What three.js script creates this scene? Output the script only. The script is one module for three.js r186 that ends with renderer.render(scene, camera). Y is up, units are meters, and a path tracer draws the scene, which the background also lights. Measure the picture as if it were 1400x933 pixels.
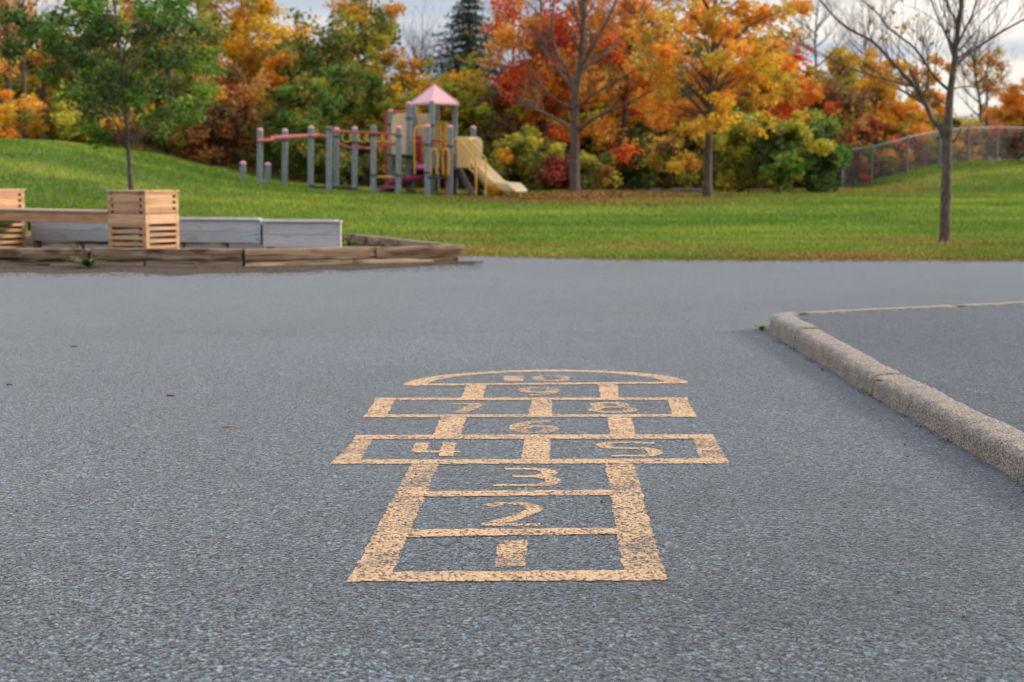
import * as THREE from 'three';
import { mergeGeometries } from 'three/addons/utils/BufferGeometryUtils.js';
import { RoundedBoxGeometry } from 'three/addons/geometries/RoundedBoxGeometry.js';
import { ImprovedNoise } from 'three/addons/math/ImprovedNoise.js';

// ------------------------------------------------------------------ camera, sky, sun, exposure
const scene = new THREE.Scene();
const W0 = 1400, H0 = 933, FOC = 2000, HORIZON = 250, CAM_Y = 1.0;
const camera = new THREE.PerspectiveCamera(2 * Math.atan(H0 / 2 / FOC) * 180 / Math.PI, W0 / H0, 0.05, 3000);
const PITCH = Math.atan((H0 / 2 - HORIZON) / FOC);
camera.position.set(0, CAM_Y, 0);
camera.rotation.x = -PITCH;
camera.focus = 4.6;
camera.userData.fStop = 4.5;

const SUN = new THREE.Vector3(Math.sin(1.5) * Math.cos(0.4), Math.sin(0.4), -Math.cos(1.5) * Math.cos(0.4));
const sun = new THREE.DirectionalLight(new THREE.Color(1, 0.87, 0.70), 2.9);
sun.position.copy(SUN).multiplyScalar(120);
sun.castShadow = true; sun.shadow.radius = 28;
Object.assign(sun.shadow.camera, { left: -60, right: 60, top: 60, bottom: -60, near: 1, far: 300 });
sun.shadow.mapSize.set(2048, 2048);
scene.add(sun);

const renderer = new THREE.WebGLRenderer({ antialias: true });
renderer.toneMapping = THREE.LinearToneMapping;
renderer.toneMappingExposure = 1.38;
renderer.shadowMap.enabled = true;

const perlin = new ImprovedNoise();
const noise = (x, y = 0, z = 0) => perlin.noise(x + 31.7, y + 11.3, z + 5.1);
const fbm = (x, y, z, n = 4) => { let s = 0, a = 0.5; for (let i = 0; i < n; i++, a *= 0.5, x *= 2.03, y *= 2.03, z *= 2.03) s += a * noise(x, y, z); return s; };
const clamp = (v, a = 0, b = 1) => Math.min(b, Math.max(a, v));
const smooth = (a, b, v) => { const t = clamp((v - a) / (b - a)); return t * t * (3 - 2 * t); };
const lerp = (a, b, t) => a + (b - a) * t;

{ // broken overcast sky: grey-blue cloud sheets, warm thin gaps low around the hidden sun
  const W = 1024, H = 512, data = new Float32Array(W * H * 4);
  for (let r = 0; r < H; r++) for (let c = 0; c < W; c++) {
    const up = ((r + 0.5) / H - 0.5) * Math.PI, az = ((c + 0.5) / W - 0.5) * 2 * Math.PI;
    const x = Math.cos(az) * Math.cos(up), y = Math.sin(up), z = Math.sin(az) * Math.cos(up);
    let col;
    if (y < 0) col = [0.16, 0.17, 0.15];
    else {
      const k = 1 / (y + 0.1);
      const sheet = fbm(x * k * 0.55 + 3, 1.7, z * k * 0.9, 5);
      const streak = fbm(x * k * 0.3 + 9, 4.2, z * k * 1.6 + 2, 4);
      const band = fbm(Math.atan2(x, -z) * 1.6 + 5, Math.log(y + 0.05) * 5.5, 3.3, 4), cover = smooth(-0.2, 0.22, sheet * 0.6 + streak * 0.5 + band * 1.3 + 0.07);
      const lift = 0.8 + 1.05 * Math.pow(y, 0.9);
      const toSun = x * SUN.x + y * SUN.y + z * SUN.z;
      const glow = Math.pow(clamp(toSun * 0.5 + 0.5), 7);
      const thin = 1 - cover;
      const grey = [0.42, 0.47, 0.55], pale = [0.69, 0.71, 0.75];
      col = [0, 1, 2].map((i) => (lerp(pale[i], grey[i], cover)) * lift);
      const warm = [1.0, 0.80, 0.52], low = Math.exp(-y * 3.5);
      for (let i = 0; i < 3; i++) col[i] += warm[i] * glow * (0.06 + 0.6 * thin * (0.5 + 0.5 * low)) + [0.16, 0.08, -0.04][i] * thin * low;
    }
    data.set([col[0], col[1], col[2], 1], (r * W + c) * 4);
  }
  const t = new THREE.DataTexture(data, W, H, THREE.RGBAFormat, THREE.FloatType);
  t.mapping = THREE.EquirectangularReflectionMapping; t.magFilter = THREE.LinearFilter; t.minFilter = THREE.LinearFilter; t.needsUpdate = true;
  scene.background = t; scene.environment = t;
}

// ------------------------------------------------------------------ helpers
const V = (x, y, z) => new THREE.Vector3(x, y, z);
const rngOf = (seed) => { let s = seed | 0; return () => { s = (s + 0x6d2b79f5) | 0; let t = Math.imul(s ^ (s >>> 15), 1 | s); t = (t + Math.imul(t ^ (t >>> 7), 61 | t)) ^ t; return ((t ^ (t >>> 14)) >>> 0) / 4294967296; }; };
// A photograph pixel gives a direction; the distance comes from the ground plane (G) or a known depth (P).
const ray = (px, py) => V(px - W0 / 2, H0 / 2 - py, -FOC).applyAxisAngle(V(1, 0, 0), -PITCH);
const G = (px, py, h = 0) => { const d = ray(px, py), k = (h - CAM_Y) / d.y; return V(d.x * k, h, d.z * k); };
const P = (px, py, Z) => { const d = ray(px, py), k = Z / -d.z; return V(d.x * k, CAM_Y + d.y * k, -Z); };

const taken = new Map();
const numbered = (name) => { const n = taken.get(name) || 0; taken.set(name, n + 1); return n ? name + '_' + String(n).padStart(3, '0') : name; };
function tag(o, label, category, group) { o.userData.label = label; o.userData.category = category; if (group) o.userData.group = group; return o; }
function thing(name, label, category, pos, group) {
  const o = new THREE.Group(); o.name = numbered(name); if (pos) o.position.copy(pos); scene.add(o);
  return tag(o, label, category, group);
}
function part(name, geometry, material, parent, pos) {
  const m = new THREE.Mesh(geometry, material); m.name = name; m.castShadow = m.receiveShadow = true;
  if (pos) m.position.copy(pos); parent.add(m); return m;
}
function lone(name, geometry, material, label, category, group) {
  const m = new THREE.Mesh(geometry, material); m.name = numbered(name); m.castShadow = m.receiveShadow = true; scene.add(m);
  return tag(m, label, category, group);
}
function struct(name, geometry, material) {
  const m = new THREE.Mesh(geometry, material); m.name = name; m.castShadow = m.receiveShadow = true; m.userData.kind = 'structure'; scene.add(m); return m;
}
const strip = (g) => { const q = g.index ? g.toNonIndexed() : g; for (const k of Object.keys(q.attributes)) if (!['position', 'normal', 'uv'].includes(k)) q.deleteAttribute(k); return q; };
const merge = (list) => mergeGeometries(list.map(strip));
function geo(pos, idx, uv, color) {
  const g = new THREE.BufferGeometry();
  g.setAttribute('position', new THREE.Float32BufferAttribute(pos, 3));
  if (uv) g.setAttribute('uv', new THREE.Float32BufferAttribute(uv, 2));
  if (color) g.setAttribute('color', new THREE.Float32BufferAttribute(color, 3));
  if (idx) g.setIndex(idx);
  g.computeVertexNormals(); return g;
}
// tapered tube through points with a radius at each
function tube(pts, radii, sides = 6, cap = true) {
  const pos = [], nor = [], uv = [], idx = [], n = pts.length; let side = null, run = 0;
  for (let i = 0; i < n; i++) {
    const d = pts[Math.min(n - 1, i + 1)].clone().sub(pts[Math.max(0, i - 1)]).normalize();
    if (!side) side = (Math.abs(d.y) > 0.9 ? V(1, 0, 0) : V(0, 1, 0)).cross(d).normalize();
    side.sub(d.clone().multiplyScalar(side.dot(d))).normalize();
    const up = d.clone().cross(side);
    if (i) run += pts[i].distanceTo(pts[i - 1]);
    for (let k = 0; k <= sides; k++) {
      const a = k / sides * Math.PI * 2, c = Math.cos(a), s = Math.sin(a);
      const nx = side.x * c + up.x * s, ny = side.y * c + up.y * s, nz = side.z * c + up.z * s;
      pos.push(pts[i].x + nx * radii[i], pts[i].y + ny * radii[i], pts[i].z + nz * radii[i]); nor.push(nx, ny, nz); uv.push(k / sides * radii[i] * 6.3, run);
    }
  }
  const row = sides + 1;
  for (let i = 0; i < n - 1; i++) for (let k = 0; k < sides; k++) { const a = i * row + k; idx.push(a, a + 1, a + row, a + 1, a + row + 1, a + row); }
  if (cap) for (const [i, flip] of [[0, 1], [n - 1, 0]]) {
    const c = pos.length / 3; pos.push(pts[i].x, pts[i].y, pts[i].z);
    const d = pts[Math.min(n - 1, i + 1)].clone().sub(pts[Math.max(0, i - 1)]).normalize().multiplyScalar(flip ? -1 : 1);
    nor.push(d.x, d.y, d.z); uv.push(0, 0);
    for (let k = 0; k < sides; k++) { const a = c + 1 + k * 2; for (const q of [k, k + 1]) { const o = (i * row + q) * 3; pos.push(pos[o], pos[o + 1], pos[o + 2]); nor.push(d.x, d.y, d.z); uv.push(0.01 * q, 0); } if (flip) idx.push(c, a + 1, a); else idx.push(c, a, a + 1); }
  }
  const g = new THREE.BufferGeometry();
  g.setAttribute('position', new THREE.Float32BufferAttribute(pos, 3)); g.setAttribute('normal', new THREE.Float32BufferAttribute(nor, 3)); g.setAttribute('uv', new THREE.Float32BufferAttribute(uv, 2)); g.setIndex(idx);
  return g;
}
const rod = (a, b, r, sides = 8) => tube([a, b], [r, r], sides);
const curve = (pts, n) => new THREE.CatmullRomCurve3(pts, false, 'centripetal').getPoints(n);
// a board or beam between two points with real section and softened edges; uv in metres along its length
const boxCache = new Map();
function beam(a, b, w, h, r = 0.006, up = V(0, 1, 0)) {
  const len = a.distanceTo(b), key = [len.toFixed(3), w, h, r].join();
  if (!boxCache.has(key)) {
    const g = new RoundedBoxGeometry(len, h, w, 1, r), p = g.attributes.position, n = g.attributes.normal, u = g.attributes.uv;
    for (let i = 0; i < p.count; i++) u.setXY(i, p.getX(i), Math.abs(n.getY(i)) > 0.6 ? p.getZ(i) : Math.abs(n.getX(i)) > 0.8 ? p.getZ(i) * 0.2 + p.getY(i) : p.getY(i) + 0.3);
    boxCache.set(key, g);
  }
  const g = boxCache.get(key).clone(), x = b.clone().sub(a).normalize(), z = x.clone().cross(up).normalize(), y = z.clone().cross(x);
  const m = new THREE.Matrix4().makeBasis(x, y, z).setPosition(a.clone().add(b).multiplyScalar(0.5));
  return g.applyMatrix4(m);
}
function tex(w, h, fill, srgb = true) {
  const data = new Uint8Array(w * h * 4);
  for (let y = 0; y < h; y++) for (let x = 0; x < w; x++) { const c = fill(x, y); const o = (y * w + x) * 4; data[o] = clamp(c[0], 0, 255); data[o + 1] = clamp(c[1], 0, 255); data[o + 2] = clamp(c[2], 0, 255); data[o + 3] = c[3] ?? 255; }
  const t = new THREE.DataTexture(data, w, h); t.wrapS = t.wrapT = THREE.RepeatWrapping; t.magFilter = THREE.LinearFilter; t.minFilter = THREE.LinearMipmapLinearFilter; t.generateMipmaps = true;
  if (srgb) t.colorSpace = THREE.SRGBColorSpace; t.needsUpdate = true; return t;
}
const rgb = (hex) => new THREE.Color(hex);
const std = (o) => new THREE.MeshStandardMaterial(o);

// ------------------------------------------------------------------ textures
// stones bound in tar or cement: overlapping rounded grains with their own tone and height, tiling
function grains(size, count, rMin, rMax, seed) {
  const rng = rngOf(seed), tone = new Float32Array(size * size).fill(-1), hgt = new Float32Array(size * size), hue = new Float32Array(size * size);
  for (let i = 0; i < count; i++) {
    const cx = rng() * size, cy = rng() * size, r = rMin + (rMax - rMin) * Math.pow(rng(), 1.8), e = 0.65 + rng() * 0.7, an = rng() * 3.14, ca = Math.cos(an), sa = Math.sin(an), t = rng(), hu = rng(), top = 0.4 + 0.6 * rng();
    const R = Math.ceil(r * 1.4);
    for (let dy = -R; dy <= R; dy++) for (let dx = -R; dx <= R; dx++) {
      const u = (dx * ca + dy * sa) / e, v = (-dx * sa + dy * ca) * e, q = (u * u + v * v) / (r * r);
      if (q > 1) continue;
      const x = (Math.floor(cx) + dx + size) % size, y = (Math.floor(cy) + dy + size) % size, o = y * size + x, hh = top * (1 - q * q * 0.75);
      if (hh > hgt[o]) { hgt[o] = hh; tone[o] = t; hue[o] = hu; }
    }
  }
  return { tone, hgt, hue };
}
const TS = 2048, TILE = 2.0;
const ag = grains(TS, 105000, 2.2, 7.6, 11);
const tileNoise = (x, y, f, s) => { const a = x / TS * 6.28318, b = y / TS * 6.28318; return fbm(Math.cos(a) * f + s, Math.sin(a) * f + Math.cos(b) * f, Math.sin(b) * f - s, 3); };
const asphaltMap = tex(TS, TS, (x, y) => {
  const o = y * TS + x, h = ag.hgt[o], t = ag.tone[o], u = ag.hue[o];
  let v = h <= 0 ? 24 : lerp(34, t > 0.87 ? 255 : t < 0.28 ? 60 + t * 80 : 88 + t * 112, smooth(0.1, 0.45, h));
  const warm = u > 0.9 ? 16 : u < 0.25 ? -6 : 0;
  return [v * 0.94 + warm, v + warm * 0.4, v * 1.06 - warm];
});
const asphaltBump = tex(TS, TS, (x, y) => { const v = clamp(ag.hgt[y * TS + x]) * 255; return [v, v, v]; }, false);
const paintAlpha = (lo, hi, s, floor) => tex(TS, TS, (x, y) => {
  const o = y * TS + x, n = tileNoise(x, y, 2.2, s) * 0.95 + tileNoise(x, y, 11, s + 4) * 0.4;
  const v = (floor + (0.95 - floor) * smooth(lo, hi, ag.hgt[o] * 0.8 + n + (ag.tone[o] - 0.5) * 0.2)) * 255; return [v, v, v];
}, false);
const alphaSolid = paintAlpha(-0.3, 0.5, 1, 0.18), alphaWorn = paintAlpha(-0.2, 0.85, 7, 0.1);
const cg = grains(1024, 42000, 2.0, 6.5, 23);
const kerbMap = (warm) => tex(1024, 1024, (x, y) => {
  const o = y * 1024 + x, h = cg.hgt[o], t = cg.tone[o], u = cg.hue[o];
  const v = h < 0.15 ? 96 : lerp(106, 122 + t * 52, smooth(0.15, 0.6, h));
  const stain = fbm(x * 0.006, y * 0.006, 3, 3) * 26;
  const w = warm ? (u > 0.6 ? 1.08 : 1.03) : 1.0, b = warm ? (u > 0.6 ? 0.9 : 0.97) : 0.98;
  return [clamp((v + stain) * w, 0, 255), clamp(v + stain * 0.9, 0, 255), clamp((v + stain * 0.7) * b, 0, 255)];
});
const kerbBump = tex(1024, 1024, (x, y) => { const v = clamp(cg.hgt[y * 1024 + x]) * 255; return [v, v, v]; }, false);
// sawn wood: long grain along u, knots, cracks
const woodTex = (light, dark, crack, seed, knots = 0.5, rot = 0) => tex(1024, 256, (x, y) => {
  const u = x / 1024 * 4, v = y / 256;
  const k = fbm(u * 1.2 + seed, v * 5, seed, 3) * 0.35, g = fbm(u * 0.9 + seed, (v + k * 0.08) * 46, 1.3, 3), f = noise(u * 3, v * 160, seed) * 0.5;
  const cr = smooth(0.20, 0.30, fbm(u * 0.6 + 7, v * 14 + k, seed + 5, 3)) * crack, kn = smooth(0.44, 0.52, fbm(u * 2.6, v * 2.6, seed + 9, 2) + 0.06) * knots;
  const t = clamp(0.5 + g * 0.8 + f * 0.35 + k * 0.7);
  return [0, 1, 2].map((i) => clamp(lerp(dark[i], light[i], t) * (1 - 0.8 * cr) * (1 - 0.45 * kn) * (1 - rot * [0.5, 0.6, 0.68][i] * smooth(0.05, 0.24, fbm(u * 1.5 + seed * 3, v * 2.2, seed + 2, 4))), 0, 255));
});
const woodMat = (t, bump = 0.002, rough = 0.85) => std({ map: t, roughness: rough, bumpMap: t, bumpScale: bump });
const M = {};
M.asphalt = new THREE.MeshPhysicalMaterial({ map: asphaltMap, color: new THREE.Color().setRGB(0.232, 0.264, 0.305), sheen: 1, sheenRoughness: 0.31, sheenColor: new THREE.Color().setRGB(0.90, 0.96, 1.0), bumpMap: asphaltBump, bumpScale: 0.005, roughness: 0.5, vertexColors: true });
M.pave = M.asphalt.clone(); M.pave.sheen = 0.4; M.pave.color.setRGB(0.215, 0.23, 0.255);
M.paint = std({ color: new THREE.Color().setRGB(0.61, 0.395, 0.228), alphaMap: alphaSolid, transparent: true, bumpMap: asphaltBump, bumpScale: 0.0026, roughness: 0.7 });
M.paintWorn = M.paint.clone(); M.paintWorn.alphaMap = alphaWorn;
M.kerb = std({ map: kerbMap(true), color: rgb('#fff6f1'), bumpMap: kerbBump, bumpScale: 0.004, roughness: 0.9 });
M.kerbPale = std({ map: kerbMap(false), color: rgb('#fff4e6'), bumpMap: kerbBump, bumpScale: 0.0025, roughness: 0.9 });
const bark = tex(256, 512, (x, y) => { const v = 0.5 + fbm(x * 0.09, y * 0.012, 2, 4) * 1.1; const l = clamp(v); return [lerp(52, 122, l), lerp(46, 106, l), lerp(42, 94, l)]; });
M.bark = std({ map: bark, bumpMap: bark, bumpScale: 0.015, roughness: 0.95 });
M.barkDark = std({ map: bark, color: rgb('#8a7d72'), bumpMap: bark, bumpScale: 0.015, roughness: 0.95 });
M.leaf = new THREE.MeshPhysicalMaterial({ color: 0xffffff, roughness: 0.92, transmission: 0.45, thickness: 0, side: THREE.DoubleSide, specularIntensity: 0.4 });
M.blade = new THREE.MeshPhysicalMaterial({ color: 0xffffff, roughness: 0.95, transmission: 0.25, thickness: 0, side: THREE.DoubleSide, specularIntensity: 0.35 });
M.litter = std({ color: 0xffffff, roughness: 0.95, side: THREE.DoubleSide });

// ------------------------------------------------------------------ terrain
const table = (xs, ys) => (x) => { if (x <= xs[0]) return ys[0]; for (let i = 1; i < xs.length; i++) if (x <= xs[i]) { const t = (x - xs[i - 1]) / (xs[i] - xs[i - 1]); const s = t * t * (3 - 2 * t); return lerp(ys[i - 1], ys[i], lerp(t, s, 0.5)); } return ys[ys.length - 1]; };
const lawnEdge = table([-40, -2.9, -2.1, -1.2, -0.6, 0, 0.77, 1.6, 3.1, 6.5, 14, 30], [22.7, 22.6, 21.4, 20.4, 20.0, 19.75, 19.3, 18.9, 18.8, 18.7, 18.5, 18.2]);
const moundL = table([-60, -22, -15.75, -13.5, -11.25, -9.2, -8.6, -7.8, -6.25, -4.75, -2, 0.5], [1.9, 2.1, 1.83, 1.5, 0.98, 0.53, 0.43, 0.33, 0.22, 0.12, 0.04, 0]);
const hillR = table([11, 15, 16.4, 17.3, 19.4, 21.6, 25.2, 40, 80], [0, 0.05, 0.28, 0.5, 0.95, 1.2, 1.3, 1.5, 1.6]);
function lawnH(x, Z) {
  const t = Z - lawnEdge(x) + noise(x * 1.9, 3, Z * 0.6) * 0.16 + noise(x * 7, 8, Z * 3) * 0.06;
  let h = clamp(t * 0.16, -0.07, 0.022) + 0.52 * smooth(25, 54, Z) + 0.012 * Math.max(0, Z - 54);
  h += moundL(x) * smooth(24, 46, Z) * (1 - 0.6 * smooth(60, 90, Z));
  h += hillR(x) * smooth(51, 69, Z) ;
  h += 0.16 * Math.exp(-(((x - 3.2) / 3.4) ** 2) - ((Z - 51.5) / 2.4) ** 2);
  if (t > 0) h += noise(x * 0.35, 2, Z * 0.35) * 0.03 * smooth(0, 4, t);
  return h;
}
const onLawn = (px, Z) => { const x = P(px, 300, Z).x; return V(x, lawnH(x, Z), -Z); };
const maples = [[4.35, 51], [6.3, 48], [6.98, 23.6]];   // litter gathers under these
function litterAt(x, Z) {   // dead grass and dropped leaves, 0..1
  let d = smooth(1.0, 0.1, Z - lawnEdge(x)) * 0.35 + smooth(9, 0.5, Z - lawnEdge(x) + 2.6 * smooth(4, 0, x) + noise(x * 0.4, 6, Z * 0.4) * 3) * clamp(0.55 + fbm(x * 0.35, 8, Z * 0.5, 3) * 1.8, 0.1, 1);
  d = Math.max(d, 1.1 * Math.exp(-(((x - 6.9) / 1.6) ** 2) - ((Z - 23.2) / 1.0) ** 2));
  d = Math.max(d, 1.3 * Math.exp(-(((x - 2.9) / 4.6) ** 2) - ((Z - 49.5) / 6.5) ** 2));
  d = Math.max(d, 0.6 * Math.exp(-(((x - 13.5) / 4) ** 2) - ((Z - 60) / 7) ** 2));
  d = Math.max(d, 0.7 * Math.exp(-(((x + 0.4) / 1.6) ** 2) - ((Z - 26.5) / 1.1) ** 2));
  d = Math.max(d, 1.2 * Math.exp(-(((x + 1.6) / 1.9) ** 2) - ((Z - 50.2) / 2.2) ** 2));
  d = Math.max(d, 0.9 * smooth(56, 60, Z) * smooth(15, 12, x));
  return clamp(d + fbm(x * 0.55, 4, Z * 0.4, 4) * 1.9 * (0.12 + d));
}
const grassCol = (x, Z, rnd) => {
  const n = fbm(x * 0.22, 1, Z * 0.22, 4), m = fbm(x * 1.3, 5, Z * 1.3, 3), l = litterAt(x, Z), band = noise(x * 0.05, 9, Z * 0.55);
  const a = rgb('#7c9e38'), b = rgb('#aab84a'), c = rgb('#638730'), dry = rgb(Z > 36 ? '#9a6a40' : '#b48a52');
  const col = a.clone().lerp(b, clamp(0.35 + n * 1.1 + band * 0.9)).lerp(c, clamp(0.2 - n + m * 0.6));
  return col.lerp(dry, l * 0.85);
};
{
  const zs = [-70, -30, 0, 12]; for (let z = 16; z < 30; z += 0.2) zs.push(z); for (let z = 30; z < 75; z += 0.5) zs.push(z); for (let z = 75; z < 140; z += 5) zs.push(z); zs.push(180, 260, 420, 900);
  const NX = 260, pos = [], uv = [], col = [], idx = [];
  for (const Z of zs) for (let i = 0; i <= NX; i++) {
    const u = i / NX * 2 - 1, half = 28 + 0.7 * Math.max(0, Z), x = (u * 0.45 + u * u * u * 0.55) * half, y = Z < 15 ? -0.07 : lawnH(x, Z), c = grassCol(x, Z);
    pos.push(x, y, -Z); uv.push(x / 1.5, Z / 1.5); col.push(c.r * 0.58, c.g * 0.58, c.b * 0.58);
  }
  for (let r = 0; r < zs.length - 1; r++) for (let i = 0; i < NX; i++) { const a = r * (NX + 1) + i, b = a + NX + 1; idx.push(a, a + 1, b, a + 1, b + 1, b); }
  const grassMap = tex(512, 512, (x, y) => { const a = x / 512 * 6.28318, b = y / 512 * 6.28318; const v = 222 + fbm(Math.cos(a) * 6, Math.sin(a) * 6 + Math.cos(b) * 6, Math.sin(b) * 6, 4) * 150 + noise(x * 0.45, y * 0.45) * 55; return [clamp(v, 40, 255), clamp(v, 40, 255), clamp(v * 0.97, 40, 255)]; });
  struct('lawn', geo(pos, idx, uv, col), std({ map: grassMap, bumpMap: grassMap, bumpScale: 0.03, roughness: 1, vertexColors: true }));
}
// asphalt yard
function sheet(x0, x1, z0, z1, step, yOf, tone, zFar, zNear) {
  const nx = Math.round((x1 - x0) / step), nz = Math.round((z1 - z0) / step), pos = [], uv = [], col = [], idx = [];
  for (let j = 0; j <= nz; j++) for (let i = 0; i <= nx; i++) {
    const x = lerp(x0, x1, i / nx), Z = lerp(zNear ? zNear(x) : z0, zFar ? zFar(x) : z1, j / nz);
    pos.push(x, yOf(x, Z), -Z); uv.push(x / TILE, Z / TILE);
    const n = 1 + fbm(x * 0.45, 2, Z * 0.45, 4) * 0.5 + fbm(x * 2.1, 7, Z * 2.1, 3) * 0.3 - 0.2 * smooth(0.16, 0.3, fbm(x * 0.9 + 4, 9, Z * 1.3, 4)), k = n * tone; col.push(k, k * 1.005, k * 1.03);
  }
  for (let j = 0; j < nz; j++) for (let i = 0; i < nx; i++) { const a = j * (nx + 1) + i, b = a + nx + 1; idx.push(a, a + 1, b, a + 1, b + 1, b); }
  return geo(pos, idx, uv, col);
}
const seamZ = (x) => 9.75 + x * 0.02 + fbm(x * 0.8, 3, 1, 4) * 0.25;   // worn joint between two pours
const yardY = (x, Z) => noise(x * 0.3, 1, Z * 0.3) * 0.0008;
struct('asphalt_yard', sheet(-26, 26, -12, 9.7, 0.2, yardY, 0.97, seamZ), M.asphalt);
struct('far_asphalt', sheet(-26, 26, 9.8, 23.4, 0.2, yardY, 0.97, null, (x) => seamZ(x) + 0.012), M.asphalt);
struct('asphalt_base', sheet(-26, 26, 9.0, 10.8, 0.3, () => -0.014, 0.5), M.asphalt);

// ------------------------------------------------------------------ hopscotch
{
  const hop = thing('hopscotch_court', 'worn pale orange hopscotch grid numbered one to ten painted on the asphalt', 'hopscotch');
  const rng = rngOf(5), uvOf = (p) => [p.x / TILE, -p.z / TILE];
  function ribbon(L, R, y) {   // two rows of ground points, jittered at the rim
    const pos = [], uv = [], idx = [];
    L.forEach((l, i) => { for (const p of [l, R[i]]) { const q = V(p.x + (rng() - 0.5) * 0.009, y, p.z + (rng() - 0.5) * 0.009); pos.push(q.x, q.y, q.z); uv.push(...uvOf(q)); } });
    for (let i = 0; i < L.length - 1; i++) idx.push(i * 2, i * 2 + 1, i * 2 + 2, i * 2 + 1, i * 2 + 3, i * 2 + 2);
    return geo(pos, idx, uv);
  }
  const fix = (g) => { if (g.attributes.normal.getY(0) < 0) { const ix = g.index.array; for (let i = 0; i < ix.length; i += 3) [ix[i], ix[i + 1]] = [ix[i + 1], ix[i]]; g.computeVertexNormals(); } return g; };
  function quad(name, a, b, c, d, y, mat) {   // px corners: a-b one long side, d-c the other
    const [A, B, C, D] = [a, b, c, d].map((q) => G(q[0], q[1])), n = Math.max(4, Math.ceil(A.distanceTo(B) / 0.02)), L = [], R = [];
    for (let i = 0; i <= n; i++) { L.push(A.clone().lerp(B, i / n)); R.push(D.clone().lerp(C, i / n)); }
    part(name, fix(ribbon(L, R, y)), mat, hop);
  }
  const YL = 0.0030, YB = 0.0018;
  quad('cross_line', [473, 797], [914, 795], [907, 781], [482, 784], YL, M.paint);
  quad('side_bar', [477, 794], [564, 632], [601, 632], [535, 786], YB, M.paintWorn);
  quad('side_bar', [853, 786], [827, 632], [866, 632], [911, 793], YB, M.paintWorn);
  quad('cross_line', [524, 736], [852, 731.5], [851, 723.5], [527, 725.5], YL, M.paint);
  quad('cross_line', [550, 680.5], [838, 678], [837, 671], [553, 673.5], YL, M.paint);
  quad('cross_line', [450, 635.5], [997, 635], [994, 628], [455, 630], YL, M.paint);
  quad('cross_line', [484, 601.5], [979, 601], [977, 595], [488, 596], YL, M.paint);
  quad('side_bar', [455, 631], [486, 600], [511, 600], [491, 631], YB, M.paintWorn);
  quad('side_bar', [958, 630], [947, 599], [977, 599], [993, 630], YB, M.paintWorn);
  quad('middle_bar', [713, 631], [716.5, 599], [752, 599], [752, 631], YB, M.paint);
  quad('side_bar', [591, 598], [603, 570], [638, 570], [628, 598], YB, M.paint);
  quad('side_bar', [835, 598], [830, 570], [863, 570], [870, 598], YB, M.paint);
  quad('cross_line', [496, 571.8], [953, 571], [951, 567.6], [499, 568], YL, M.paint);
  quad('cross_line', [512, 548.2], [941, 548], [939.5, 544.6], [514, 545], YL, M.paint);
  quad('side_bar', [499, 569], [513, 547], [540, 547], [529, 569], YB, M.paint);
  quad('side_bar', [920, 569], [913, 547], [940, 547], [952, 569], YB, M.paint);
  quad('middle_bar', [723, 569], [727, 547], [755, 547], [754, 569], YB, M.paint);
  quad('side_bar', [630, 546], [638, 526], [665, 526], [660, 546], YB, M.paint);
  quad('side_bar', [821.5, 546], [817, 525], [844, 525], [846, 546], YB, M.paint);
  quad('cross_line', [556, 528.4], [940, 525.2], [938, 522.8], [562, 526], YL, M.paint);
  { // rounded end
    const a = G(550, 527.5), b = G(942, 524), c = a.clone().add(b).multiplyScalar(0.5), e = b.clone().sub(a).multiplyScalar(0.5), top = G(745, 506.3), dep = c.z - top.z, L = [], R = [];
    for (let i = 0; i <= 90; i++) { const t = i / 90 * Math.PI, k = Math.cos(t), s = Math.sin(t); L.push(V(c.x + e.x * k, 0, c.z + e.z * k - dep * s)); R.push(V(c.x + e.x * k * 0.835, 0, c.z + e.z * k * 0.835 - (dep - 0.075) * s)); }
    part('end_arc', fix(ribbon(L, R, YB)), M.paint, hop);
  }
  // numerals: strokes in a unit box, x right, y away from the reader
  const arcPts = (cx, cy, rx, ry, a0, a1, n = 16) => Array.from({ length: n + 1 }, (_, i) => { const a = (a0 + (a1 - a0) * i / n) * Math.PI / 180; return [cx + rx * Math.cos(a), cy + ry * Math.sin(a)]; });
  const digits = {
    2: [[...arcPts(0.5, 0.72, 0.42, 0.26, 150, -30, 14), [0.55, 0.28], [0.12, 0.02]], [[0.04, 0.02], [1, 0.02]]],
    3: [[[0.18, 0.97], [0.62, 0.98], ...arcPts(0.62, 0.76, 0.3, 0.21, 80, -80, 8), [0.3, 0.54]], [[0.42, 0.51], ...arcPts(0.62, 0.28, 0.34, 0.24, 80, -80, 8), [0.02, 0.04]]],
    4: [[[0.12, 1], [0.12, 0.34]], [[0, 0.33], [1, 0.33]], [[0.72, 1], [0.72, 0]]],
    5: [[[0.98, 0.93], [0.6, 0.99], ...arcPts(0.34, 0.8, 0.3, 0.19, 80, 200, 8), [0.12, 0.58]], [[0.1, 0.6], [0.5, 0.56], ...arcPts(0.62, 0.29, 0.3, 0.26, 80, -90, 10), [0.1, 0.03]]],
    6: [[[0.92, 0.98], [0.6, 0.93], ...arcPts(0.5, 0.42, 0.46, 0.42, 120, 330, 18), ...arcPts(0.55, 0.3, 0.38, 0.22, 0, 170, 12)]],
    7: [[[0.02, 0.97], [1, 0.97]], [[0.82, 0.96], [0.34, 0]]],
    8: [[...arcPts(0.5, 0.75, 0.34, 0.23, -90, 270, 24)], [...arcPts(0.5, 0.27, 0.44, 0.26, 90, 450, 26)]],
    9: [[...arcPts(0.5, 0.68, 0.46, 0.3, -20, 340, 26)], [[0.95, 0.62], [0.85, 0.3], [0.6, 0.08], [0.2, 0.02]]],
    0: [[...arcPts(0.5, 0.5, 0.44, 0.46, 0, 360, 30)]],
  };
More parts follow.
